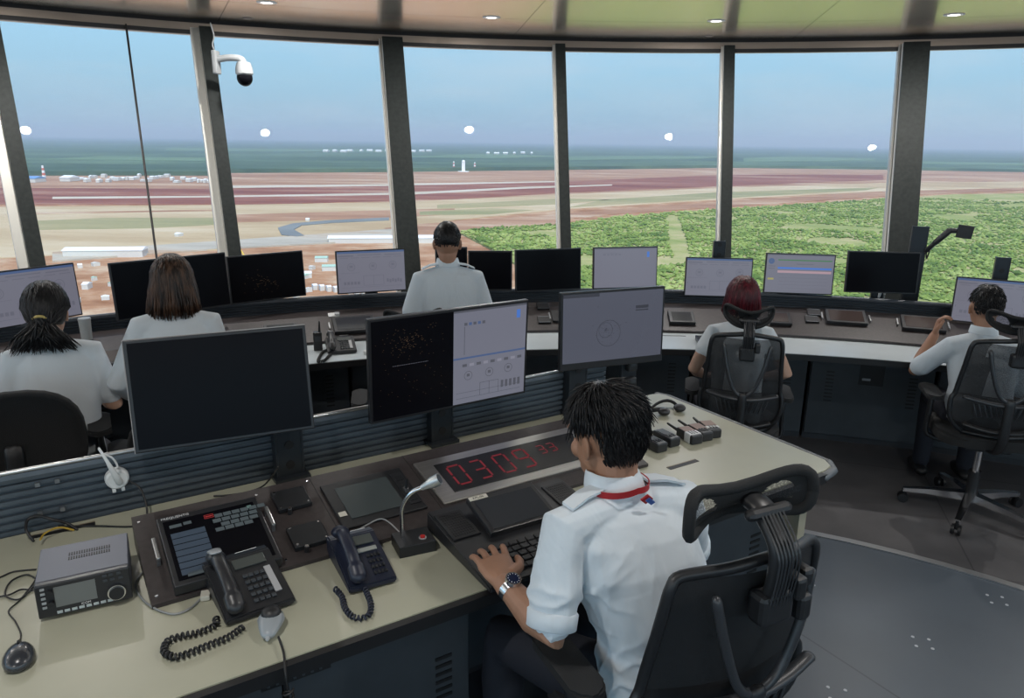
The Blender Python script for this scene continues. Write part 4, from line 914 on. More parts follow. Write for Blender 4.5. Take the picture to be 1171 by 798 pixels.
mb = MB(); ringbox(mb, 5.83, 6.22, .70, .745, A0, A1, 1.0); mb.mat(0); struct(mb.obj('trim_91', CAB2), 'dark shelf between the rail and the glass')
mb = MB(); ringbox(mb, 5.805, 5.83, 0, .745, A0, A1, 1.0); struct(mb.obj('wall_console', CAB2), 'dark back panel under the outer consoles')
names = ['far left', 'left', 'middle left', 'centre', 'middle right', 'right', 'far right']
k = 0
for a in range(-52, 44, 8):
    p = pol(5.52, a + 4); wd = 2 * 5.52 * math.sin(R(4)) - .01
    hx_ = proj_x = None
    if -20 < a < 45 or True:
        lb = {12: 'dark cabinet with a small open hatch below the white worktop, right of the red-haired operator', 20: 'dark cabinet with loose white cables hanging in front, left of the far right operator', 4: 'dark cabinet behind the red-haired operator\'s chair', -4: 'dark cabinet under the outer worktop right of centre', -12: 'dark cabinet under the outer worktop behind the radar monitor', -20: 'dark cabinet under the worktop by the standing operator', -28: 'dark cabinet under the worktop with the handheld radio', -36: 'dark cabinet under the outer worktop hidden behind the large off monitor', -44: 'dark cabinet under the outer worktop between the two seated women', -52: 'dark cabinet under the outer worktop before the woman with tied hair', 28: 'dark cabinet beside the legs of the far right man', 36: 'dark cabinet under the worktop at the right edge, behind the mesh chair'}.get(a, 'dark closed cabinet under the outer worktop behind the people at the ends')
        cabinet(-wd / 2, wd / 2, -.0, .22, 0, .715, lb, org=(p.x, p.y, 0), rz=-R(a + 4), hatch=(a == 12), group='cabinets under the outer worktop')
for i, ((x0, y0), (x1, y1), (x2, y2)) in enumerate((((1046, 438), (1034, 446), (1020, 443)), ((1046, 438), (1040, 452), (1024, 450)), ((1050, 438), (1050, 448), (1044, 456)))):
    c = [aty(x, y, 4.72) for x, y in ((x0, y0), (x1, y1), (x2, y2))]; mb = MB(); mb.tube(curve(c, 5), .004, 6); tag(mb.obj('loose_cable', LGREY, None, True), ['upper', 'middle', 'right-hand'][i] + ' pale cable hanging in front of the dark cabinet left of the far right man', 'cable', 'loose pale cables')

# outer monitors  (k scales along the sight line; rail radius about 5.82)
OM = [('a', -2.702, 4.055, 1.081, 56, 4, .53, .31, 'dash', 'monitor with lilac instrument page at the far left behind the woman with tied hair'),
 ('b', -1.956, 4.202, 1.124, 45, 5, .650, .32, '', 'wide switched-off black monitor behind the woman with long brown hair'),
 ('c', -1.576, 4.701, 1.089, 39, 4, .496, .30, 'faint', 'dark monitor with faint marks beside the second mullion'),
 ('d', -.945, 4.903, 1.100, 22, 5, .465, .285, 'dash', 'lilac instrument monitor left of the standing man and in front of the wide mullion'),
 ('f', .248, 5.099, 1.091, 17, 5, .483, .29, '', 'switched-off black monitor directly below the central narrow mullion'),
 ('g', .789, 5.150, 1.105, 13, 5, .478, .29, 'blank', 'nearly blank lilac monitor with a small blue mark'),
 ('h', 1.447, 5.156, 1.044, -4, 5, .465, .275, 'dash', 'lilac instrument monitor above the red-haired operator'),
 ('i', 1.993, 5.106, 1.084, -7, 5, .466, .28, 'table', 'monitor with a blue and a pink bar in a table page'),
 ('j', 2.494, 4.955, 1.127, -5, 5, .471, .28, '', 'switched-off black monitor in front of the wide right mullion'),
 ('k', 3.076, 4.607, 1.002, -27, 5, .493, .29, 'dash', 'lilac instrument monitor at the far right behind the dark-haired man')]
for (nm, X, Y, Z, ya, ti, w, h, kd, lb) in OM:
    r_ = math.hypot(X - C0.x, Y - C0.y); a = az((X, Y)); q = pol(max(r_ + .07, 5.755), a)
    monitor(lb, X, Y, Z, ya, ti, w, h, kd, (q.x, q.y, .866, {'h': 1.29, 'k': 1.28}.get(nm, Z + .05), -a, .075), k=.985, bez=.008)
# two behind the standing man
monitor('black monitor partly hidden behind the standing man\'s right shoulder', -.155, 4.98, 1.10, 4, 5, .30, .27, '', (-.15, 5.10, .866, 1.1, 10, .075), k=.985)
monitor('narrow black monitor whose corner shows left of the standing man\'s neck', -.42, 5.02, 1.115, 10, 5, .22, .27, '', (-.42, 5.09, .866, 1.1, 10, .06), k=.985)
# spare post with empty monitor arm
p = aty(1047, 300, 5.08); q = root('monitor_arm', 'tall black post carrying an empty folded monitor arm at the right window', 'monitor arm', (p.x, p.y, .866), -R(az(p)))
mb = MB(); mb.box((0, 0, .28), (.095, .02, .56), bev=.003); mb.box((-.047, .015, .28), (.008, .04, .56)); mb.box((.047, .015, .28), (.008, .04, .56)); mb.obj('post', mat('post_metal', (.035, .042, .050), .38, .5), q)
mb = MB(); mb.tube([(.05, -.02, .40), (.09, -.05, .46)], .016, 10); mb.tube([(.09, -.05, .46), (.16, -.06, .545)], [.02, .022], 10); mb.tube([(.16, -.06, .545), (.21, -.08, .55)], .018, 10); mb.obj('arm', BLK2, q, True)
mb = MB(); mb.box((.245, -.09, .545), (.10, .02, .085), bev=.004, rot=Euler((0, .12, .3)).to_matrix()); mb.obj('mounting_plate', GREYM if False else BLK, q)
mb = MB(); mb.tube(curve([(.05, -.02, .40), (.058, -.03, .35), (.068, -.03, .40)], 5), .005, 6); mb.obj('cable', BLK, q, True)

# devices set in the outer panel
def oroot(name, label, cat, x, y, dz=.001, z=.815, group=None, rz=0):
    p = at(x, y, z); r_ = math.hypot(p.x - C0.x, p.y - C0.y); r_ = min(max(r_, 5.40), 5.62); a = az(p); zz = .768 + (r_ - 5.36) * .094 / .26; q = pol(r_, a, zz + dz)
    o = root(name, label, cat, q, 0, group); o.rotation_euler = (math.atan2(.094, .26), 0, -R(a) + rz); return o
def inset(x, y, w, h, label, m, handles=True):
    q = oroot('inset_display', label, 'display', x, y); q['group'] = 'displays set in the outer panel'
    mb = MB(); mb.box((0, 0, .012), (w, h, .024), bev=.003); mb.obj('frame', BLK2, q); mb = MB(); mb.box((0, 0, .0246), (w - .04, h - .035, .001)); mb.obj('screen', m, q)
    if handles:
        for sx in (-1, 1): mb = MB(); mb.box((sx * (w / 2 + .022), 0, .014), (.010, .07, .012), bev=.002); mb.obj('handle', ALU, q)
BRN = mat('screen_brown_reflection', (.055, .038, .034), .18); DGR = mat('screen_dark_grey', (.03, .032, .036), .15)  # the brown one has a reflection put into the screen colour
inset(966, 370, .25, .16, 'black inset display with a brown reflection painted on its glass below the black right-hand monitor', BRN)
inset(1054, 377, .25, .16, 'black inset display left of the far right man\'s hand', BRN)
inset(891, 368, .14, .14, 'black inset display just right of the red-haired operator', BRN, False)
inset(779, 365, .17, .14, 'black inset display left of the red-haired operator', DGR, False)
inset(405, 373, .26, .17, 'black inset display behind the far desk telephone', DGR)
inset(322, 380, .2, .15, 'black inset display hidden beyond the large off monitor', DGR, False)
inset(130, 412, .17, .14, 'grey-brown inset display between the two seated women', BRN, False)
inset(730, 366, .17, .14, 'black inset display hidden behind the grey radar monitor', DGR, False)
for (x, y, lb) in ((925, 363, 'small black speaker plate left of the inset display with the painted brown reflection, the farther one'), (927, 375, 'small black speaker plate left of the inset display with the painted brown reflection, the nearer one'), (619, 359, 'small black speaker plate below the central black monitor, the farther one'), (622, 371, 'small black speaker plate below the central black monitor, the nearer one')):
    q = oroot('speaker_plate', lb, 'speaker', x, y, z=.80 if y < 366 or x == 619 else .78, group='small speaker plates on the outer panel')
    mb = MB(); mb.box((0, 0, .006), (.085, .075, .012), bev=.002); mb.obj('plate', BLK, q); mb = MB(); mb.box((0, .034, .0125), (.07, .004, .001)); mb.box((0, -.034, .0125), (.07, .003, .001)); mb.obj('rim', GREYM, q)
# curved-neck white lamps
def necklamp(x, y, lb, Y, head):
    p = aty(x, y, Y); q = root('gooseneck_lamp', lb, 'lamp', p)
    mb = MB(); mb.lathe((0, 0, 0), [(.001, -.012), (.030, -.012), (.034, -.004), (.034, .006)], 24, 'Y'); mb.obj('disc', mat('lamp_grey', (.34, .36, .36), .4), q, 30)
    mb = MB(); mb.tube(curve([(0, 0, .03)] + head, 6), .006, 8); mb.obj('neck', mat('lamp_grey', (.34, .36, .36), .4), q, True)
    mb = MB(); a = Vector(head[-1]); mb.tube([a, a + (a - Vector(head[-2])).normalized() * .03], [.008, .010], 10); mb.obj('head', WHITEP, q, True)
necklamp(376, 358, 'grey disc lamp with curved neck left of the instrument monitor', 4.86, [(0, -.01, .07), (.03, -.02, .115), (.08, -.03, .09), (.115, -.035, .06)])
necklamp(1000, 358, 'grey disc lamp hanging below the black right-hand monitor', 5.0, [(0, -.01, .06), (.004, -.02, .12)])
necklamp(1008, 353, 'thin white lamp arm beside the disc lamp under the black right-hand monitor', 4.99, [(0, -.01, .05), (-.004, -.02, .11)])
# far phone and handheld radio
p = at(390, 400, .75); phone('black desk telephone with cord on the white worktop beyond the dark monitor', (p.x, p.y, .75), R(18), .165, .20, BLK2, ((378, 405), (371, 412), (364, 413), (368, 404), (374, 400)), True, cz=.75)
p = at(364, 400, .75); q = root('handheld_radio', 'black handheld radio standing upright on the white worktop left of the far telephone', 'handheld radio', (p.x, p.y, .75), R(15))
mb = MB(); mb.box((0, 0, .055), (.05, .035, .11), bev=.005); mb.obj('body', BLK2, q); mb = MB(); mb.tube([(.012, 0, .11), (.014, 0, .17)], [.007, .005], 8); mb.obj('antenna', BLK, q, True); mb = MB(); mb.box((0, -.018, .07), (.034, .002, .03)); mb.obj('keypad', CAB, q)
q = oroot('paper_stack', 'small pale papers and plug on the panel beyond the far telephone', 'papers', 372, 352)
mb = MB(); mb.box((0, 0, .004), (.07, .04, .008)); mb.mat(1).box((.02, 0, .012), (.03, .03, .008), bev=.002); mb.obj('sheet', [WHITEP, LGREY], q)
for (x, y, lb, m_) in ((433, 405, 'small pale plug on the white worktop left of the split monitor', WHITEP),):
    p = at(x - 12, y, .75); mb = MB(); mb.box((0, 0, .012), (.05, .03, .024), bev=.004); mb.mat(1).tube([(.02, 0, .012), (.06, -.02, .006), (.1, 0, .004)], .003, 6); tag(mb.obj('power_plug', [m_, CABLEB], loc=p), lb, 'plug')
p = at(112, 425, .75); q = root('tissue_box', 'small blue and white box on the worktop between the two women', 'box', (p.x, p.y, .752), .6)
mb = MB(); mb.box((0, 0, .022), (.075, .055, .044), bev=.002); mb.obj('carton', WHITEP, q); mb = MB(); mb.box((.038, 0, .02), (.002, .05, .036)); mb.box((0, -.028, .015), (.07, .002, .028)); mb.obj('side_print', mat('print_blue', (.03, .04, .12), .5), q)
p = at(101, 392, .80); q = oroot('drinks_tumbler', 'pale cylindrical tumbler on the panel right of the woman with tied hair', 'tumbler', 101, 397, rz=0); q.rotation_euler = (0, 0, 0)
mb = MB(); mb.cyl((0, 0, 0), (0, 0, .11), .028, .031, 20); mb.obj('cup', mat('pale_cup', (.4, .42, .42), .4), q, 30); mb = MB(); mb.cyl((0, 0, .11), (0, 0, .12), .033, .031, 20); mb.obj('lid', LGREY, q, 30)
p = at(806, 392, .75); mb = MB(); mb.box((0, 0, .014), (.10, .16, .028), bev=.004); mb.mat(1)
for i in range(3):
    for j in range(4): mb.box((-.03 + i * .03, -.05 + j * .033, .029), (.022, .022, .004))
tag(mb.obj('keypad', [BLK2, CAB], loc=p, rot=(0, 0, -.1)), 'black keypad on the white worktop by the red-haired operator\'s left elbow', 'keypad')
q = oroot('jack_block', 'narrow black jack panel beyond the speaker plates near the central monitor', 'panel', 635, 366, z=.80)
mb = MB(); mb.box((0, 0, .008), (.05, .13, .016), bev=.002); mb.obj('plate', BLK, q); mb = MB(); mb.box((-.04, 0, .012), (.010, .08, .012), bev=.002); mb.obj('handle', ALU, q)
# ================================================================== CHAIRS
CHB = mat('chair_black', (.014, .015, .017), .42); CHM_ = meshmat('chair_mesh_dark', (.012, .013, .015), .90, 700); CHMB = mat('chair_mesh_dense', (.010, .011, .013), .75, bump=.3, bscale=900); CHM2 = meshmat('chair_mesh_thin', (.03, .032, .036), .62, 700); CHF = mat('chair_fabric', (.012, .013, .014), .8, bump=.3, bscale=500)
CHS = mat('chair_support_grey', (.035, .038, .043), .35)
def star(q, m=CHROME, r=.33, h=.11, rz=0):
    for k in range(5):
        a = rz + k * 2 * PI / 5; d = Vector((math.cos(a), math.sin(a), 0)); p = Vector((-d.y, d.x, 0))
        mb = MB(); mb.rings([[d * rr + p * (sx * ww) + Vector((0, 0, zz)) for sx, zz in ((-1, z0), (1, z0), (1, z1), (-1, z1))] for rr, ww, z0, z1 in ((.03, .026, h - .035, h + .01), (r * .6, .019, h - .035, h - .005), (r, .014, h - .045, h - .025))])
        b = mb.obj('base_leg', m, q)
        mb = MB(); c = d * (r - .005)
        for sx in (-.016, .016): o = c + p * sx + Vector((0, 0, .027)); mb.tube([o - p * .007, o + p * .007], .027, 16, round_=False)
        mb.tube([c + Vector((0, 0, .03)), c + Vector((0, 0, h - .03))], .010, 8, round_=False); mb.obj('caster', BLK, b, 40)
def armrest(q, sx, z=.68, grey=CHB):
    mb = MB(); mb.prism(rrect(.085, .25, .035, 5, sx * .275, .03), z - .022, z, bev=.006); a = mb.obj('armrest', CHF, q, 40)
    mb = MB(); mb.tube([(sx * .27, .01, z - .02), (sx * .275, .005, z - .18)], [.026, .024], 10, side=(0, 1, 0), flat=.55); mb.tube(curve([(sx * .275, .005, z - .15), (sx * .272, -.0, z - .24), (sx * .20, -.01, z - .27)], 5), .022, 10, side=(0, 1, 0), flat=.6); mb.obj('post', CHB, a, True)
def mesh_chair(label, loc, rz, big=False, hr=True, lean=.0, hrz=0, starrz=.2, base=CHROME, wide=1.0):
    q = root('office_chair', label, 'office chair', loc, rz, None); q.scale = (wide, 1, 1)
    star(q, base, rz=starrz)
    mb = MB(); mb.cyl((0, 0, .08), (0, 0, .25), .030, seg=18); mb.mat(1).cyl((0, 0, .25), (0, 0, .42), .019, seg=18); mb.obj('gas_column', [BLK, CHROME], q, 30)
    mb = MB(); mb.box((0, 0, .43), (.22, .26, .05), bev=.01); mb.obj('mechanism', BLK, q)
    mb = MB(); mb.prism(rrect(.50, .48, .12, 6, 0, .02), .455, .51, bev=.018); mb.obj('seat', CHF, q, 40)
    for sx in (-1, 1): armrest(q, sx)
    prof = [(.52, .150, -.20), (.56, .195, -.215), (.62, .228, -.225), (.70, .232, -.225), (.735, .218, -.225), (.80, .212, -.235), (.88, .205, -.25), (.95, .200, -.262), (1.0, .192, -.268), (1.02, .17, -.27)]
    def P(u, k, dy=0):
        z, w, y = prof[k]; return Vector((u * w, y - .05 * u * u * -1 + dy, z))
    top_ = P(0, len(prof) - 1) + Vector((0, 0, .028)); hL, hR = P(-.5, len(prof) - 1) + Vector((0, 0, .018)), P(.5, len(prof) - 1) + Vector((0, 0, .018))
    out = [P(-1, k) for k in range(len(prof))] + [hL, top_, hR] + [P(1, k) for k in reversed(range(len(prof)))] + [P(0, 0)]
    c = curve(out + [out[0]], 4)
    mb = MB(); mb.tube(c, .0125, 8, side=(0, 1, 0)); fr = mb.obj('backrest_frame', CHB, q, True); CHM = CHMB if big else CHM_
    mb = MB(); n = 12
    V = [[mb.bm.verts.new(P(-1 + 2 * i / n, k)) for i in range(n + 1)] for k in range(4, len(prof))]
    for j in range(len(V) - 1):
        z = prof[j + 4][0]
        for i in range(n):
            u = abs(-1 + 2 * (i + .5) / n); f = mb.bm.faces.new((V[j][i], V[j][i + 1], V[j + 1][i + 1], V[j + 1][i])); f.material_index = 1 if u < .42 + (z - .735) * .9 and not big else 0
    mb.obj('backrest_mesh', [CHM, CHM2], fr, True)
    # V support and top bar
    mb = MB()
    for sx in (-1, 1): mb.tube(curve([(sx * .125, -.275, .985), (sx * .10, -.285, .88), (sx * .055, -.285, .77), (0, -.28, .725)], 6), .011, 8)
    mb.tube(curve([(-.19, -.245, .735), (-.10, -.262, .720), (0, -.268, .712), (.10, -.262, .720), (.19, -.245, .735)], 5), .017, 8, side=(0, 1, 0), flat=.7)
    mb.obj('back_support', CHS, q, True)
    # lumbar unit
    mb = MB(); n = 10
    V = [[mb.bm.verts.new(P(-.97 + 1.94 * i / n, k, .012)) for i in range(n + 1)] for k in range(0, 5)]
    for j in range(4):
        for i in range(n): mb.bm.faces.new((V[j][i], V[j][i + 1], V[j + 1][i + 1], V[j + 1][i]))
    lm = mb.obj('lumbar_mesh', CHM, q, True)
    mb = MB()
    for sx in (-1, 1):
        for k in range(6): x = sx * (.025 + k * .024); mb.tube([(x, -.238, .700), (x + sx * .020 * -1, -.238, .640)], .0045, 5)
    mb.obj('rib', CHS, lm, True)
    mb = MB(); mb.tube(curve([(-.165, -.225, .585), (-.08, -.245, .570), (0, -.25, .565), (.08, -.245, .570), (.165, -.225, .585)], 5), .022, 8, side=(0, 1, 0), flat=.5); mb.obj('lower_band', CHB, q, True)
    mb = MB(); mb.tube([(-.022, -.263, .570), (.022, -.263, .570)], .0028, 5); mb.obj('badge', GREYM, q)
    mb = MB(); mb.tube(curve([(0, -.06, .43), (0, -.20, .44), (0, -.27, .50), (0, -.285, .60), (0, -.285, .74)], 6), .024, 10, side=(1, 0, 0), flat=.6); mb.obj('spine', CHB, q, True)
    if hr:
        z0 = 1.15 + hrz
        # bracket
        mb = MB(); mb.tube(curve([(0, -.285, .93), (0, -.305, 1.02), (0, -.30, z0 - .06), (0, -.25, z0 - .01), (0, -.215, z0)], 6), [.030] * 25, 10, side=(1, 0, 0), flat=.55)
        b = mb.obj('headrest_bracket', CHB, q, True)
        mb = MB()
        for k in range(7):
            x = -.027 + k * .009; mb.tube(curve([(x, -.315, .96), (x, -.327, 1.04), (x, -.322, z0 - .06), (x, -.265, z0 + .003)], 5), .0022, 4)
        mb.obj('bracket_rib', CHS, b)
        mb = MB(); mb.box((0, -.292, .955), (.085, .05, .07), bev=.012); mb.box((.052, -.30, .99), (.03, .045, .05), bev=.008); mb.tube([(-.045, -.26, z0 - .005), (.045, -.26, z0 - .005)], .013, 10)
        if big: mb.box((.085, -.285, .93), (.035, .05, .06), bev=.01); mb.box((.098, -.275, .99), (.03, .045, .04), bev=.01)
        mb.obj('joint', BLK, b)
        mb = MB(); mb.tube([(-.05, -.262, z0 - .005), (-.046, -.262, z0 - .005)], .006, 10); mb.obj('bolt', CHROME, b)
        # saddle headrest
        W_, H_ = (.158, .062) if big else (.135, .050)
        def S(u, v, off=0):            # u,v in -1..1
            w = W_; hh = H_ * ((1.12 - (.62 if v < 0 else .30) * (1 - u * u)) if big else (.80 + .20 * u * u))
            z = z0 + .005 + v * hh * (1 if not big else .72 + .38 * u * u) + (.010 if big else .022) * (u * u) - .012 * (1 - u * u)
            y = -.205 + (-.050 if big else .045) * u * u - (.030 if not big else -.012) * v * v + .0 + off
            return Vector((u * w * (1 - .06 * v * v) - (.035 if big else 0), y - .012 * (1 - u * u) * v, z))
        def edge(a):                   # superellipse outline
            c_, s_ = math.cos(a), math.sin(a); e = .62
            return (math.copysign(abs(c_) ** e, c_), math.copysign(abs(s_) ** e, s_))
        mb = MB(); M_ = 40; rs = []
        for j in range(M_ + 1):
            u, v = edge(2 * PI * j / M_); p0 = S(u, v); rs.append(p0)
        mb.tube(rs, .009 if not big else .012, 8, side=(0, 1, 0)); hd = mb.obj('headrest', CHF, q, True)
        mb = MB(); Rr = [1, .93, .86, .79, .72, .65, .58, .50, .42, .34, .25, .14, .02]; n = 48
        V = [[mb.bm.verts.new(S(edge(2 * PI * i / n)[0] * r_, edge(2 * PI * i / n)[1] * r_)) for i in range(n)] for r_ in Rr]
        for j in range(len(V) - 1):
            for i in range(n):
                f = mb.bm.faces.new((V[j][i], V[j][(i + 1) % n], V[j + 1][(i + 1) % n], V[j + 1][i]))
                u, v = edge(2 * PI * (i + .5) / n); rr_ = (Rr[j] + Rr[j + 1]) / 2; u *= rr_; v *= rr_
                f.material_index = 1 if (((abs(u) - .60) / .24) ** 2 + ((v - .05) / .55) ** 2 < 1 and v > -.22) else 0
        mb.obj('headrest_mesh', [CHF, meshmat('headrest_mesh_net', (.015, .016, .018), .42, 260)], hd, True)
    return q
p = W(1.175, 1.10, .106)
mesh_chair('high-backed black mesh chair of the man at the cream desk, with curved headrest', p, TH - R(7), big=True, hrz=.0)
mesh_chair('black mesh chair of the red-haired operator with a see-through headrest', (1.20, 3.72, .02), R(-13), wide=.86, hrz=-.035)
mesh_chair('black mesh chair on a chrome five-star base at the far right', (2.54, 3.72, 0), R(-16), starrz=.52, hrz=-.03)
mesh_chair('black mesh chair behind the standing man, only its headrest showing', (-.50, 3.60, 0), R(10), hrz=-.03)
def round_chair(label, loc, rz):
    q = root('task_chair', label, 'office chair', loc, rz); star(q, BLK)
    mb = MB(); mb.cyl((0, 0, .08), (0, 0, .42), .026, seg=16); mb.obj('gas_column', BLK, q, 30)
    mb = MB(); mb.prism(rrect(.50, .47, .14, 6, 0, .0), .43, .50, bev=.02); mb.obj('seat', CHF, q, 40)
    for sx in (-1, 1): armrest(q, sx, .70)
    mb = MB(); n = 28; rs = []
    for (dy, k) in ((-.02, .90), (-.035, .97), (-.02, 1.0), (.0, 1.0), (.025, .96), (.035, .85)):
        rs.append([Vector((.235 * k * math.copysign(abs(math.cos(2 * PI * i / n)) ** .8, math.cos(2 * PI * i / n)), -.235 + dy + .05 * math.cos(2 * PI * i / n) ** 2, .74 + .215 * k * math.copysign(abs(math.sin(2 * PI * i / n)) ** .8, math.sin(2 * PI * i / n)))) for i in range(n)])
    mb.rings(rs); mb.obj('backrest', CHF, q, True)
    mb = MB(); mb.tube(curve([(0, -.08, .42), (0, -.27, .43), (0, -.31, .55), (0, -.275, .75)], 6), .030, 10, side=(1, 0, 0), flat=.5); mb.obj('back_post', CHB, q, True)
    return q
round_chair('black task chair with rounded back of the woman with tied hair', (-1.93, 2.70, .11), R(30))
round_chair('black task chair of the woman with long brown hair, mostly hidden by the off monitor', (-1.36, 2.92, 0), R(26))

# ================================================================== PEOPLE
SKIN = mat('skin', (.38, .20, .125), .5, noise=.06, nscale=25); SKIN2 = mat('skin_pale', (.50, .30, .21), .5, noise=.05, nscale=25)
def shirt_mat(name, col, bump, sc):
    m = bpy.data.materials.new(name); m.use_nodes = True; nt = m.node_tree; b = nt.nodes['Principled BSDF']; b.inputs['Base Color'].default_value = col + (1,); b.inputs['Roughness'].default_value = .75
    b.inputs['Sheen Weight'].default_value = .1; b.inputs['Specular IOR Level'].default_value = .2
    tc = N(nt, 'ShaderNodeTexCoord'); mp = N(nt, 'ShaderNodeMapping'); mp.inputs['Scale'].default_value = (1, .8, .55); mp.inputs['Rotation'].default_value = (.3, .5, .2); L(nt, tc.outputs['Object'], mp.inputs[0])
    n1 = N(nt, 'ShaderNodeTexNoise', Scale=sc, Detail=3.0, Distortion=1.2); L(nt, mp.outputs[0], n1.inputs['Vector'])
    bp = N(nt, 'ShaderNodeBump'); bp.inputs['Strength'].default_value = bump; bp.inputs['Distance'].default_value = .035; L(nt, n1.outputs[0], bp.inputs['Height']); L(nt, bp.outputs[0], b.inputs['Normal']); return m
SHIRT = shirt_mat('white_shirt', (.70, .77, .82), .35, 7.0); SHIRTW = shirt_mat('white_blouse', (.72, .77, .80), .4, 6.0)
TROU = mat('dark_trousers', (.010, .012, .020), .8, bump=.25, bscale=9)
EYE = mat('eye_white', (.7, .7, .68), .3)
def rotm(yaw, pitch=0, roll=0): return Matrix.Rotation(yaw, 4, 'Z') @ Matrix.Rotation(pitch, 4, 'X') @ Matrix.Rotation(roll, 4, 'Y')
def head_parts(mb, H, k=1.0):
    def e(c, r, rot=None): mb.ell(H @ (Vector(c) * k), Vector(r) * k, 18, (H.to_3x3() @ rot) if rot else H.to_3x3())
    e((0, -.012, .022), (.076, .096, .098)); e((0, .018, -.035), (.064, .072, .082)); e((0, .060, -.088), (.030, .026, .024)); e((0, .035, -.070), (.052, .055, .040))
    e((0, .078, .030), (.052, .016, .012)); e((-.038, .064, -.025), (.022, .020, .024)); e((.038, .064, -.025), (.022, .020, .024))
    mb.tube([H @ (Vector((0, .092, .018)) * k), H @ (Vector((0, .103, -.008)) * k), H @ (Vector((0, .108, -.030)) * k)], [.008 * k, .010 * k, .015 * k], 10)
    e((0, .088, -.054), (.022, .009, .005)); e((0, .086, -.064), (.020, .010, .006))
    for sx in (-1, 1):
        e((sx * .079, -.004, -.012), (.007, .018, .031), Euler((.2, 0, sx * .35)).to_matrix()); e((sx * .077, .003, -.036), (.006, .009, .012))
def hand(mb, Wp, d, q, th, k=1.0, curl=(.35, .5, .4), spread=.14, tc=.3):
    # Wp wrist, d finger direction, q towards the palm side, th thumb side
    d = Vector(d).normalized(); q = Vector(q); q = (q - d * q.dot(d)).normalized(); th_ = Vector(th); w = (th_ - d * th_.dot(d) - q * th_.dot(q)).normalized()
    rs = []
    for f, a, b in ((-.02, .026, .020), (.01, .028, .018), (.04, .038, .016), (.07, .043, .015), (.088, .042, .013), (.096, .036, .009)):
        c = Wp + d * f * k; rs.append([c + w * (a * k * math.cos(2 * PI * i / 16)) + q * (b * k * math.sin(2 * PI * i / 16)) for i in range(16)])
    mb.rings(rs)
    for i, (off, ln) in enumerate(((.031, .072), (.011, .080), (-.010, .075), (-.030, .058))):
        p = Wp + (d * (.082 - abs(off) * .15) + w * off) * k; a = 0; dd = (d + w * (off * spread / .03)).normalized(); pts = [p, p + dd * .012 * k]
        for j, (sg, cu) in enumerate(zip((.45, .30, .25), curl)):
            a += cu; v = (dd * math.cos(a) + q * math.sin(a)); pts.append(pts[-1] + v * ln * sg * k)
        r_ = [.0092, .0092, .0085, .0078, .0066]; mb.tube(pts, [x * k for x in r_], 10)
    p = Wp + (d * .025 + w * .022) * k; v1 = (d * .6 + w * .8 + q * tc * .4).normalized(); v2 = (d * .85 + w * .35 + q * tc).normalized(); v3 = (d * 1 + w * .05 + q * tc).normalized()
    mb.tube([p, p + v1 * .035 * k, p + v1 * .035 * k + v2 * .032 * k, p + v1 * .035 * k + v2 * .032 * k + v3 * .024 * k], [.016 * k, .0125 * k, .0105 * k, .008 * k], 10)
def hair_short(par, H, k, m, name='hair', n=420, ln=.035, cr=1.06, nape=-.55, seed=1, lift=.35, rad=.0042):
    random.seed(seed); mb = MB(); c0 = Vector((0, -.012, .022)); rr = Vector((.076, .096, .098))
    def face(d): return (d.y > .42 and d.z < .50) or (d.z < -.15 and d.y > -.18) or d.z < nape or (abs(d.x) > .72 and d.z < .12 and d.y > -.35)
    b = bmesh.ops.create_uvsphere(mb.bm, u_segments=36, v_segments=24, radius=1)
    for v in b['verts']:
        d = v.co.normalized(); f = .86 if face(d) else cr + .03 * max(0, d.z) + random.uniform(-.006, .006)
        v.co = H @ ((c0 + Vector((d.x * rr.x, d.y * rr.y, d.z * rr.z)) * f) * k)
    i = 0
    while i < n:
        d = Vector((random.gauss(0, 1), random.gauss(0, 1), random.gauss(0, 1))).normalized()
        if face(d): continue
        i += 1
        r0 = c0 + Vector((d.x * rr.x, d.y * rr.y, d.z * rr.z)) * (cr - .02); nrm = Vector((d.x / rr.x, d.y / rr.y, d.z / rr.z)).normalized()
        flow = Vector((d.x * .6, d.y * .5 - .05, -.9)); whorl = Vector((-d.y, d.x, 0)) * .5 if d.z > .5 else Vector((0, 0, 0)); t = (flow + whorl); t = (t - nrm * t.dot(nrm)).normalized()
        t = (t + Vector((random.uniform(-.18, .18), random.uniform(-.18, .18), random.uniform(-.12, .12)))).normalized(); l_ = ln * random.uniform(.6, 1.25) * (1.2 if d.z > .3 else .7)
        p1 = r0 + t * l_ * .4 + nrm * l_ * lift * .7; p2 = r0 + t * l_ + nrm * l_ * lift * .6
        mb.tube([H @ (r0 * k), H @ (p1 * k), H @ (p2 * k)], [rad * k, rad * .8 * k, rad * .15 * k], 4, round_=False)
    return mb.obj(name, m, par, True)
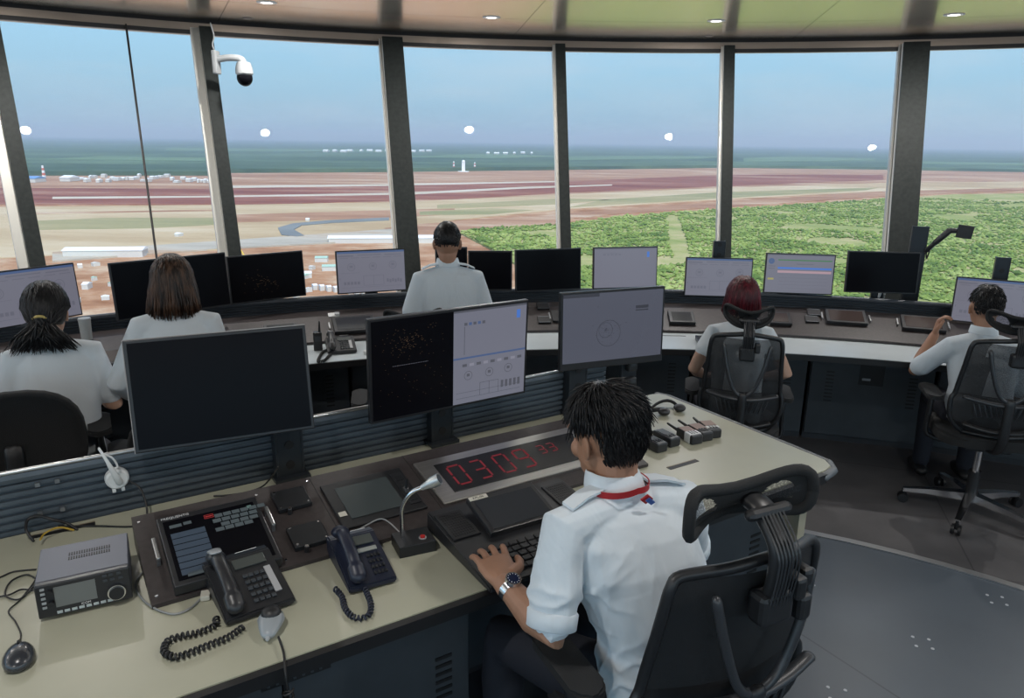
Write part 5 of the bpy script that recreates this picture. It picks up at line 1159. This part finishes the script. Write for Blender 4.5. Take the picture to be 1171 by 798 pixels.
def hair_long(par, H, k, m, drop, n=380, seed=2, spread=1.0, back=.0, tie=None, name='hair', flare=0.0, rad=.0055):
    random.seed(seed); mb = MB(); c0 = Vector((0, -.012, .022)); rr = Vector((.076, .096, .098)) * 1.10
    def face(d): return (d.y > .36 and d.z < .55) or (d.z < -.25 and d.y > .05) or d.z < -.8
    b = bmesh.ops.create_uvsphere(mb.bm, u_segments=32, v_segments=20, radius=1)
    for v in b['verts']:
        d = v.co.normalized(); v.co = H @ ((c0 + Vector((d.x * rr.x, d.y * rr.y, d.z * rr.z)) * (.80 if face(d) else .99)) * k)
    for i in range(n):
        a = random.uniform(-2.25, 2.25) if tie is None else random.uniform(-2.5, 2.5)       # 0 = back
        tm = random.uniform(.10, .55); pts = []
        for s in range(5):
            th = tm + (PI / 2 - tm) * s / 4 * 1.0; d = Vector((math.sin(a) * math.sin(th), -math.cos(a) * math.sin(th), math.cos(th)))
            pts.append(c0 + Vector((d.x * rr.x, d.y * rr.y, d.z * rr.z)) * random.uniform(.99, 1.05))
        e = pts[-1]; dz = drop * random.uniform(.86, 1.06) * (.92 + .08 * math.cos(a))
        if tie is None:
            for s in (.33, .66, 1.0): pts.append(Vector((e.x * (1 + (.12 + flare) * s * spread), e.y * (1 - .10 * s) - back * s + (0 if abs(a) < 1.5 else .0), e.z - dz * s)) + Vector((random.uniform(-.004, .004), random.uniform(-.006, .006), 0)))
        else:
            T_ = Vector(tie) + Vector((random.uniform(-.035, .035), random.uniform(-.02, .02), random.uniform(-.01, .01))); pts.append((e + T_) / 2 + Vector((0, -.01, -.01))); pts.append(T_)
            f = random.uniform(-1, 1); pts.append(T_ + Vector((f * .07 * spread, random.uniform(-.05, .0), -dz * .55))); pts.append(T_ + Vector((f * .11 * spread + random.uniform(-.01, .01), random.uniform(-.05, .03), -dz)))
        mb.tube([H @ (p * k) for p in pts], [rad * k * (1 - .85 * max(0, (j - len(pts) + 3)) / 2 if j > len(pts) - 3 else 1) for j in range(len(pts))], 5, round_=False)
    return mb.obj(name, m, par, True)
def hairmat(name, c1, c2, rough=.38):
    m = bpy.data.materials.new(name); m.use_nodes = True; nt = m.node_tree; b = nt.nodes['Principled BSDF']; b.inputs['Roughness'].default_value = rough; b.inputs['Specular IOR Level'].default_value = .25
    tc = N(nt, 'ShaderNodeTexCoord'); mp = N(nt, 'ShaderNodeMapping'); mp.inputs['Scale'].default_value = (60, 60, 4); L(nt, tc.outputs['Object'], mp.inputs[0])
    nz = N(nt, 'ShaderNodeTexNoise', Scale=1.0, Detail=2.0); L(nt, mp.outputs[0], nz.inputs['Vector']); r = ramp(nt, [(.4, c1), (.68, c2)]); L(nt, nz.outputs[0], r.inputs[0]); L(nt, r.outputs[0], b.inputs['Base Color']); return m
HB = hairmat('hair_black', (.006, .006, .007), (.018, .017, .018)); HBR = hairmat('hair_brown', (.014, .008, .006), (.10, .055, .035)); HRED = hairmat('hair_dark_red', (.045, .006, .010), (.14, .015, .025))
def figure(label, loc, rz, J, k=1.0, skin=SKIN, shirt=SHIRT, vox=.006, svox=.008, sleeve=.62, sleeve_r=(.056, .060), collar=True, epaul=False, folds=(), hem=True, legs=True):
    q = root('person', label, 'person', loc, rz)
    g = lambda n: Vector(J[n])
    H = Matrix.Translation(g('head')) @ rotm(R(J.get('hyaw', 0)), R(J.get('hpitch', 0)), R(J.get('hroll', 0)))
    # body
    mb = MB(); head_parts(mb, H, J.get('hk', 1.0))
    nk = g('neck'); hb = H @ Vector((0, -.015, -.06)); mb.tube([nk - Vector((0, 0, .05)), nk.lerp(hb, .5), hb], [.062 * k, .053 * k, .056 * k], 14)
    for s in 'LR':
        a, b, c = g('sh' + s), g('el' + s), g('wr' + s)
        mb.tube([a.lerp(b, .3), a.lerp(b, .7), b, b.lerp(c, .3), b.lerp(c, .7), c], [x * k for x in (.046, .044, .041, .041, .032, .026)], 14)
        hd = J['hd' + s]; hand(mb, c, *hd)
    body = mods(mb.obj('body', skin, q, True), vox, 2)
    for sx in (-1, 1): e = MB(); e.ell(H @ (Vector((sx * .030, .071, .006)) * J.get('hk', 1.0)), (.010,) * 3, 12); e.obj('eye', EYE, q, True)
    # shirt
    mb = MB(); rs = []; T = [g(n) for n in ('pelvis', 'waist', 'chest', 'neck')]
    sL, sR = g('shL'), g('shR'); ax = (sR - sL).normalized(); hx = Vector(J.get('hipx', (1, 0, 0)))
    sec = [(T[0] + Vector((0, 0, -.03)), .165, .125, 0), (T[0].lerp(T[1], .4), .170, .128, .1), (T[1], .160, .118, .3), (T[1].lerp(T[2], .5), .172, .122, .6), (T[2], .182, .120, .85), (T[2].lerp(T[3], .45), .178, .108, 1), (T[2].lerp(T[3], .75), .150, .085, 1), (T[3] - Vector((0, 0, .015)), .078, .066, 1), (T[3] + Vector((0, .004, .012)), .066, .062, 1)]
    for c, a, b, f in sec:
        x = hx.lerp(ax, f).normalized(); y = Vector((0, 0, 1)).cross(x).normalized(); n = 28; e = .80
        rs.append([c + x * (a * k * math.copysign(abs(math.cos(2 * PI * i / n)) ** e, math.cos(2 * PI * i / n))) + y * (b * k * math.copysign(abs(math.sin(2 * PI * i / n)) ** e, math.sin(2 * PI * i / n))) for i in range(n)])
    mb.rings(rs)
    for s in 'LR':
        a, b, c = g('sh' + s), g('el' + s), g('wr' + s); up_ = Vector((0, 0, 1)); inn = T[3].lerp(T[2], .25).lerp(a, .35)
        if sleeve <= 1: pts = [inn, a + (a - b).normalized() * .004, a.lerp(b, sleeve * .5), a.lerp(b, sleeve)]; rd = [.060 * k, .058 * k, sleeve_r[0] * k, sleeve_r[1] * k]
        else: pts = [inn, a, a.lerp(b, .5), b, b.lerp(c, (sleeve - 1) * .5), b.lerp(c, sleeve - 1)]; rd = [.058 * k, .056 * k, .052 * k, .050 * k, .045 * k, .040 * k]
        mb.tube(pts, rd, 16)
    for pts, r_ in folds: mb.tube(curve(pts, 5), [r_ * math.sin(PI * (i + .6) / (5 * (len(pts) - 1) + 2)) for i in range(5 * (len(pts) - 1) + 1)], 8)
    sh = mods(mb.obj('shirt', shirt, q, True), svox, 3)
    if collar:
        n = 28; mb = MB(); x = ax; y = Vector((0, 0, 1)).cross(x).normalized(); c = T[3] + Vector((0, .004, .0)); tl = Vector((0, .010, 0))
        def cr_(r1, r2, z, o=0): return [c + Vector((0, 0, z)) + tl * (z / .03) + x * (r1 * k * math.cos(a)) + y * (r2 * k * math.sin(a)) - Vector((0, 0, .018 * max(0, math.sin(a)))) for a in [2 * PI * i / n for i in range(n)]]
        mb.rings([cr_(.062, .060, .052), cr_(.066, .064, .054), cr_(.078, .074, .012), cr_(.075, .071, .008), cr_(.064, .062, .014), cr_(.062, .060, .052)], cap=False)
        mods(mb.obj('collar', shirt, q, True), None, 0, 1)
    if epaul:
        for s in 'LR':
            a = g('sh' + s); b_ = T[3] + Vector((0, 0, -.01)); d = (a - b_); m0 = b_ + d * .36 + Vector((0, 0, .048)); m1 = b_ + d * .92 + Vector((0, 0, .052)); yy = Vector((0, 1, 0)); mb = MB()
            for o in (0,): mb.rings([[p + yy * sy * .021 + Vector((0, 0, sz)) for sy, sz in ((-1, 0), (1, 0), (1, .006), (-1, .006))] for p in (m0, m0.lerp(m1, .5) + Vector((0, 0, .006)), m1)])
            mods(mb.obj('epaulette', shirt, q, 40))
    # trousers and shoes
    if legs:
        mb = MB(); P_ = T[0]; mb.ell(P_ + Vector((0, .0, -.02)), (.165 * k, .135 * k, .10), 20)
        for s in 'LR':
            a, b, c = g('hip' + s), g('kn' + s), g('an' + s); mb.tube([a, a.lerp(b, .5), b, b.lerp(c, .3), b.lerp(c, .7), c], [x * k for x in (.092, .084, .066, .062, .054, .052)], 16)
        mods(mb.obj('trousers', TROU, q, True), .010, 3)
        for s in 'LR':
            c = g('an' + s); f = Vector(J.get('foot', (0, 1, 0))); z0 = J.get('floor', 0); mb = MB()
            mb.tube([Vector((c.x, c.y, z0 + .045)) - f * .05, Vector((c.x, c.y, z0 + .05)), Vector((c.x, c.y, z0 + .040)) + f * .10, Vector((c.x, c.y, z0 + .030)) + f * .17], [.036, .044, .042, .028], 14, side=(1, 0, 0), flat=.85); mb.obj('shoe', BLK, q, True)
    return q, H
dn = Vector((0, 0, -1))
# ---- the man at the cream desk: local axes are the desk's, origin under the seat
o_ = Vector((1.17, 1.13, .106)); loc = W(*o_)
def D(s, t, z): return Vector((s, t, z)) - o_
ws, wt = px(578, 668, .925)
wrL = D(ws, wt, .925); 
hs, ht = px(545, 608, .94); hdir = D(hs, ht, .955) - wrL
J = dict(pelvis=D(1.175, 1.11, .64), waist=D(1.165, 1.135, .79), chest=D(1.125, 1.195, .98), neck=D(1.10, 1.245, 1.135), head=D(1.104, 1.298, 1.262), hyaw=8, hpitch=-18, hroll=0,
         shL=D(.925, 1.225, 1.085), elL=D(.855, 1.165, .875), wrL=wrL, shR=D(1.285, 1.20, 1.075), elR=D(1.40, 1.27, .86), wrR=D(1.235, 1.45, .925),
         hdL=(hdir, (.12, .0, -1), (1, .3, 0), 1.06, (.12, .34, .25), .15), hdR=((-.2, 1, -.1), (0, 0, -1), (-1, 0, 0), 1.0),
         hipL=D(1.09, 1.13, .635), hipR=D(1.26, 1.13, .635), knL=D(.93, 1.49, .625), knR=D(1.32, 1.55, .62), anL=D(.93, 1.47, .20), anR=D(1.30, 1.60, .20), hipx=(1, 0, 0))
q, H = figure('man in white epaulette shirt with red lanyard typing at the cream desk', loc, TH, J, vox=.0028, svox=.005, sleeve=.84, sleeve_r=(.058, .056), epaul=True)
def wrinkle(o, fn):                     # bake the remesh, then push its skin along the normals into cloth folds
    dg = bpy.context.evaluated_depsgraph_get(); me = bpy.data.meshes.new_from_object(o.evaluated_get(dg)); o.modifiers.clear(); o.data = me
    nr = [v.normal.copy() for v in me.vertices]
    for v, n_ in zip(me.vertices, nr): v.co = v.co + n_ * fn(v.co)
    for p_ in me.polygons: p_.use_smooth = True
def ridge(p, d, fa, fl_, seed, sharp=2.5):
    d = Vector(d).normalized(); al = p.dot(d); ac = p - d * al; q_ = ac * fa + d * al * fl_ + Vector((seed, seed * 2, 0)); w = mn.noise_vector(p * 5 + Vector((seed, 0, 0))) * .35
    return max(0, 1 - abs(mn.noise(q_ + w)) * 2.6) ** sharp
SHL, ELL_, WST = J['shL'], J['elL'], J['waist']
def fold(p):
    arm = (p - SHL).dot((ELL_ - SHL).normalized()); ax_ = (p - SHL - (ELL_ - SHL).normalized() * arm).length; h = 0
    low = max(0, min(1, (WST.z + .10 - p.z) / .16)); h += low * .0105 * ridge(p, (1, .25, -.62), 15, 2.6, 3)
    up = max(0, 1 - abs(p.z - (WST.z + .20)) / .16); pit = max(0, 1 - (p - (SHL + Vector((.05, -.02, -.12)))).length / .17)
    h += pit * .0105 * ridge(p, (1, -.2, .45), 17, 2.4, 9); h += up * .0035 * ridge(p, (.2, 0, 1), 12, 2.0, 21)
    if arm > .05 and ax_ < .095: h += .0075 * min(1, (arm - .05) / .08) * ridge(p, (1, .6, -.5), 16, 3.0, 14)
    return h - .002
wrinkle([c for c in q.children if c.name.startswith('shirt')][0], fold)
hair_short(q, H, 1.0, HB, n=2600, ln=.040, cr=1.11, nape=-.74, seed=4, lift=.13, rad=.0030)
# rolled cuff
mb = MB()
for s in 'LR':
    a, b = J['sh' + s], J['el' + s]; d = (b - a).normalized(); c = a.lerp(b, .86); mb = MB(); mb.tube([c - d * .022, c - d * .018, c + d * .016, c + d * .019], [.0555, .0595, .0585, .054], 20, round_=False); mb.obj('cuff', SHIRT, q, True)
# lanyard
nk = J['neck']; mb = MB(); n = 20; rs = []
for i in range(n + 1):
    a = PI + PI * i / n; rs.append(nk + Vector((.079 * math.cos(a), .004 + .079 * math.sin(a), .030 - .012 * abs(math.cos(a)))))
LAN = mat('lanyard_red', (.42, .015, .02), .6)
mb.rings([[p + Vector((0, 0, sz)) + (p - nk).normalized() * sy for sy, sz in ((0, -.008), (.002, -.008), (.002, .008), (0, .008))] for p in rs]); ly = mb.obj('lanyard', LAN, q, 40)
mb = MB(); p0 = nk + Vector((.012, -.083, .022)); mb.box(p0 + Vector((.006, -.004, -.012)), (.022, .004, .022), rot=Euler((.5, .7, 0)).to_matrix()); mb.mat(1).box(p0 + Vector((.014, -.008, -.018)), (.024, .003, .012), rot=Euler((.5, .7, 0)).to_matrix()); mb.obj('buckle', [LAN, mat('lanyard_blue', (.05, .12, .4), .6)], ly)
# wrist watch
c = J['wrL']; d = (c - J['elL']).normalized(); c = c - d * .018; u_ = Vector((0, 0, 1)); u_ = (u_ - d * u_.dot(d)).normalized(); v_ = d.cross(u_)
mb = MB(); rs = []
for i in range(29):
    a = 2 * PI * i / 28; e = u_ * math.cos(a) + v_ * math.sin(a); rs.append([c + e * r_ + d * w_ for r_, w_ in ((.0275, -.009), (.0305, -.009), (.0305, .009), (.0275, .009))])
mb.rings(rs, cap=False); wb = mb.obj('watch', CHROME, q, 40)
mb = MB(); cc = c + u_ * .030; mb.tube([cc, cc + u_ * .008], [.0205, .0195], 28, round_=False); mb.mat(1).tube([cc + u_ * .008, cc + u_ * .0085], [.0165, .0165], 28, round_=False); mb.mat(2)
for i in range(12): a = i * PI / 6; mb.box(cc + u_ * .0087 + d * .0135 * math.cos(a) + v_ * .0135 * math.sin(a), (.0018,) * 3)
mb.obj('watch_face', [CHROME, mat('watch_blue', (.012, .02, .06), .2), TXT], wb, 40)

# ---- others
def seated(label, headw, rz, k=1.0, nko=0, lean=.05, arms=None, hk=1.0, **kw):
    hx, hy, hz = headw; hl = Vector((0, .06 + lean, 0)); o = Vector((hx, hy, 0)) - Matrix.Rotation(rz, 3, 'Z') @ hl
    s = (hz - .15 * hk) + nko; pz = .56
    J = dict(pelvis=(0, -.02, pz), waist=(0, 0, pz + (s - pz) * .33), chest=(0, .03 + lean * .4, pz + (s - pz) * .72), neck=(0, .04 + lean * .7, s), head=(0, .06 + lean, hz),
             shL=(-.17 * k, .03 + lean * .5, s - .065), shR=(.17 * k, .03 + lean * .5, s - .065), elL=(-.23 * k, .05, s - .30), elR=(.23 * k, .05, s - .30), wrL=(-.16, .26, s - .33), wrR=(.16, .26, s - .33),
             hdL=((.1, 1, -.1), (0, 0, -1), (1, 0, 0), .92 * k), hdR=((-.1, 1, -.1), (0, 0, -1), (-1, 0, 0), .92 * k),
             hipL=(-.09, 0, pz - .01), hipR=(.09, 0, pz - .01), knL=(-.12, .40, .52), knR=(.12, .40, .52), anL=(-.12, .40, .10), anR=(.12, .40, .10), hk=hk)
    if arms: J.update(arms)
    return (*figure(label, (o.x, o.y, 0), rz, J, k=k, **kw), J)
q, H, J1 = seated('woman with tied dark hair, yellow hair clip and white short sleeves at the far left', (-1.92, 2.97, 1.245), R(32), k=.84, nko=.035, lean=.08, hk=.92, skin=SKIN2, shirt=SHIRTW, collar=False, sleeve=.80, sleeve_r=(.056, .058), arms=dict(hyaw=-12, hpitch=-12))
hair_long(q, H, .97, HB, .115, n=420, tie=(0, -.105, -.045), seed=3, spread=1.0)
mb = MB(); mb.tube(curve([H @ Vector((-.024, -.119, -.022)), H @ Vector((0, -.128, -.014)), H @ Vector((.024, -.119, -.022))], 5), .006, 8); mb.obj('hair_clip', mat('clip_yellow', (.62, .48, .16), .4), q, True)
q, H, J2 = seated('woman with long brown streaked hair in a white long-sleeved blouse behind the off monitor', (-1.455, 3.12, 1.34), R(22), k=.82, nko=.06, lean=.10, hk=.98, skin=SKIN2, shirt=SHIRTW, collar=False, sleeve=1.82, arms=dict(hyaw=-6, hpitch=-8, elL=(-.25, .06, .95), wrL=(-.22, .26, .83), hdL=((.05, 1, -.35), (0, -.3, -1), (1, 0, 0), .9)))
hair_long(q, H, .97, HBR, .165, n=460, seed=6, flare=.16, back=.02)
q, H, J3 = seated('red-haired operator seen from behind through the mesh chair, elbows out', (1.20, 3.80, 1.165), R(-8), k=.80, nko=.03, lean=.02, hk=.95, skin=SKIN2, shirt=SHIRTW, collar=False, sleeve=.45, arms=dict(hyaw=0, hpitch=0, shL=(-.142, .03, .99), shR=(.142, .03, .99), elL=(-.225, .0, .80), elR=(.245, .0, .80), wrL=(-.15, .16, .72), wrR=(.15, .16, .72), hdL=((1, .5, -.1), (0, 0, -1), (0, 1, 0), .85), hdR=((-1, .5, -.1), (0, 0, -1), (0, 1, 0), .85)))
hair_long(q, H, .96, HRED, .10, n=380, seed=8, flare=.05)
q, H, J4 = seated('man with short black hair at the far right, left hand raised to his face', (2.57, 3.94, 1.115), R(-16), k=.94, lean=.10, hk=.98, shirt=SHIRT, sleeve=.85, epaul=False, arms=dict(hyaw=4, hpitch=-5, shL=(-.165, .05, .905), elL=(-.29, .16, .73), wrL=(-.20, .25, .92), hdL=((.15, .1, 1), (.9, -.2, 0), (0, -1, 0), .95, (.7, .8, .6)), shR=(.165, .05, .905)))
hair_short(q, H, .98, HB, n=700, ln=.024, cr=1.06, nape=-.50, seed=5, rad=.004, lift=.14)
# standing man
o = Vector((-.335, 3.82, 0)); rz = R(12)
J = dict(pelvis=(0, 0, .90), waist=(0, .0, 1.02), chest=(0, .02, 1.19), neck=(0, .03, 1.305), head=(0, .05, 1.435), hyaw=-8, hpitch=-4, hk=.88,
         shL=(-.150, .02, 1.245), shR=(.150, .02, 1.245), elL=(-.205, .02, 1.01), elR=(.205, .04, 1.01), wrL=(-.20, .22, .90), wrR=(.20, .24, .90), hdL=((.1, 1, -.4), (0, -.3, -1), (1, 0, 0), .95), hdR=((-.1, 1, -.4), (0, -.3, -1), (-1, 0, 0), .95),
         hipL=(-.09, 0, .86), hipR=(.09, 0, .86), knL=(-.10, .03, .47), knR=(.10, .03, .47), anL=(-.11, -.01, .09), anR=(.11, -.01, .09))
q, H = figure('standing man with short black hair in a white short-sleeved shirt at the windows', o, rz, J, k=.84, sleeve=.72, sleeve_r=(.062, .070), epaul=True)
hair_short(q, H, .88, HB, n=700, ln=.016, cr=1.045, nape=-.34, seed=7, rad=.004, lift=.12)
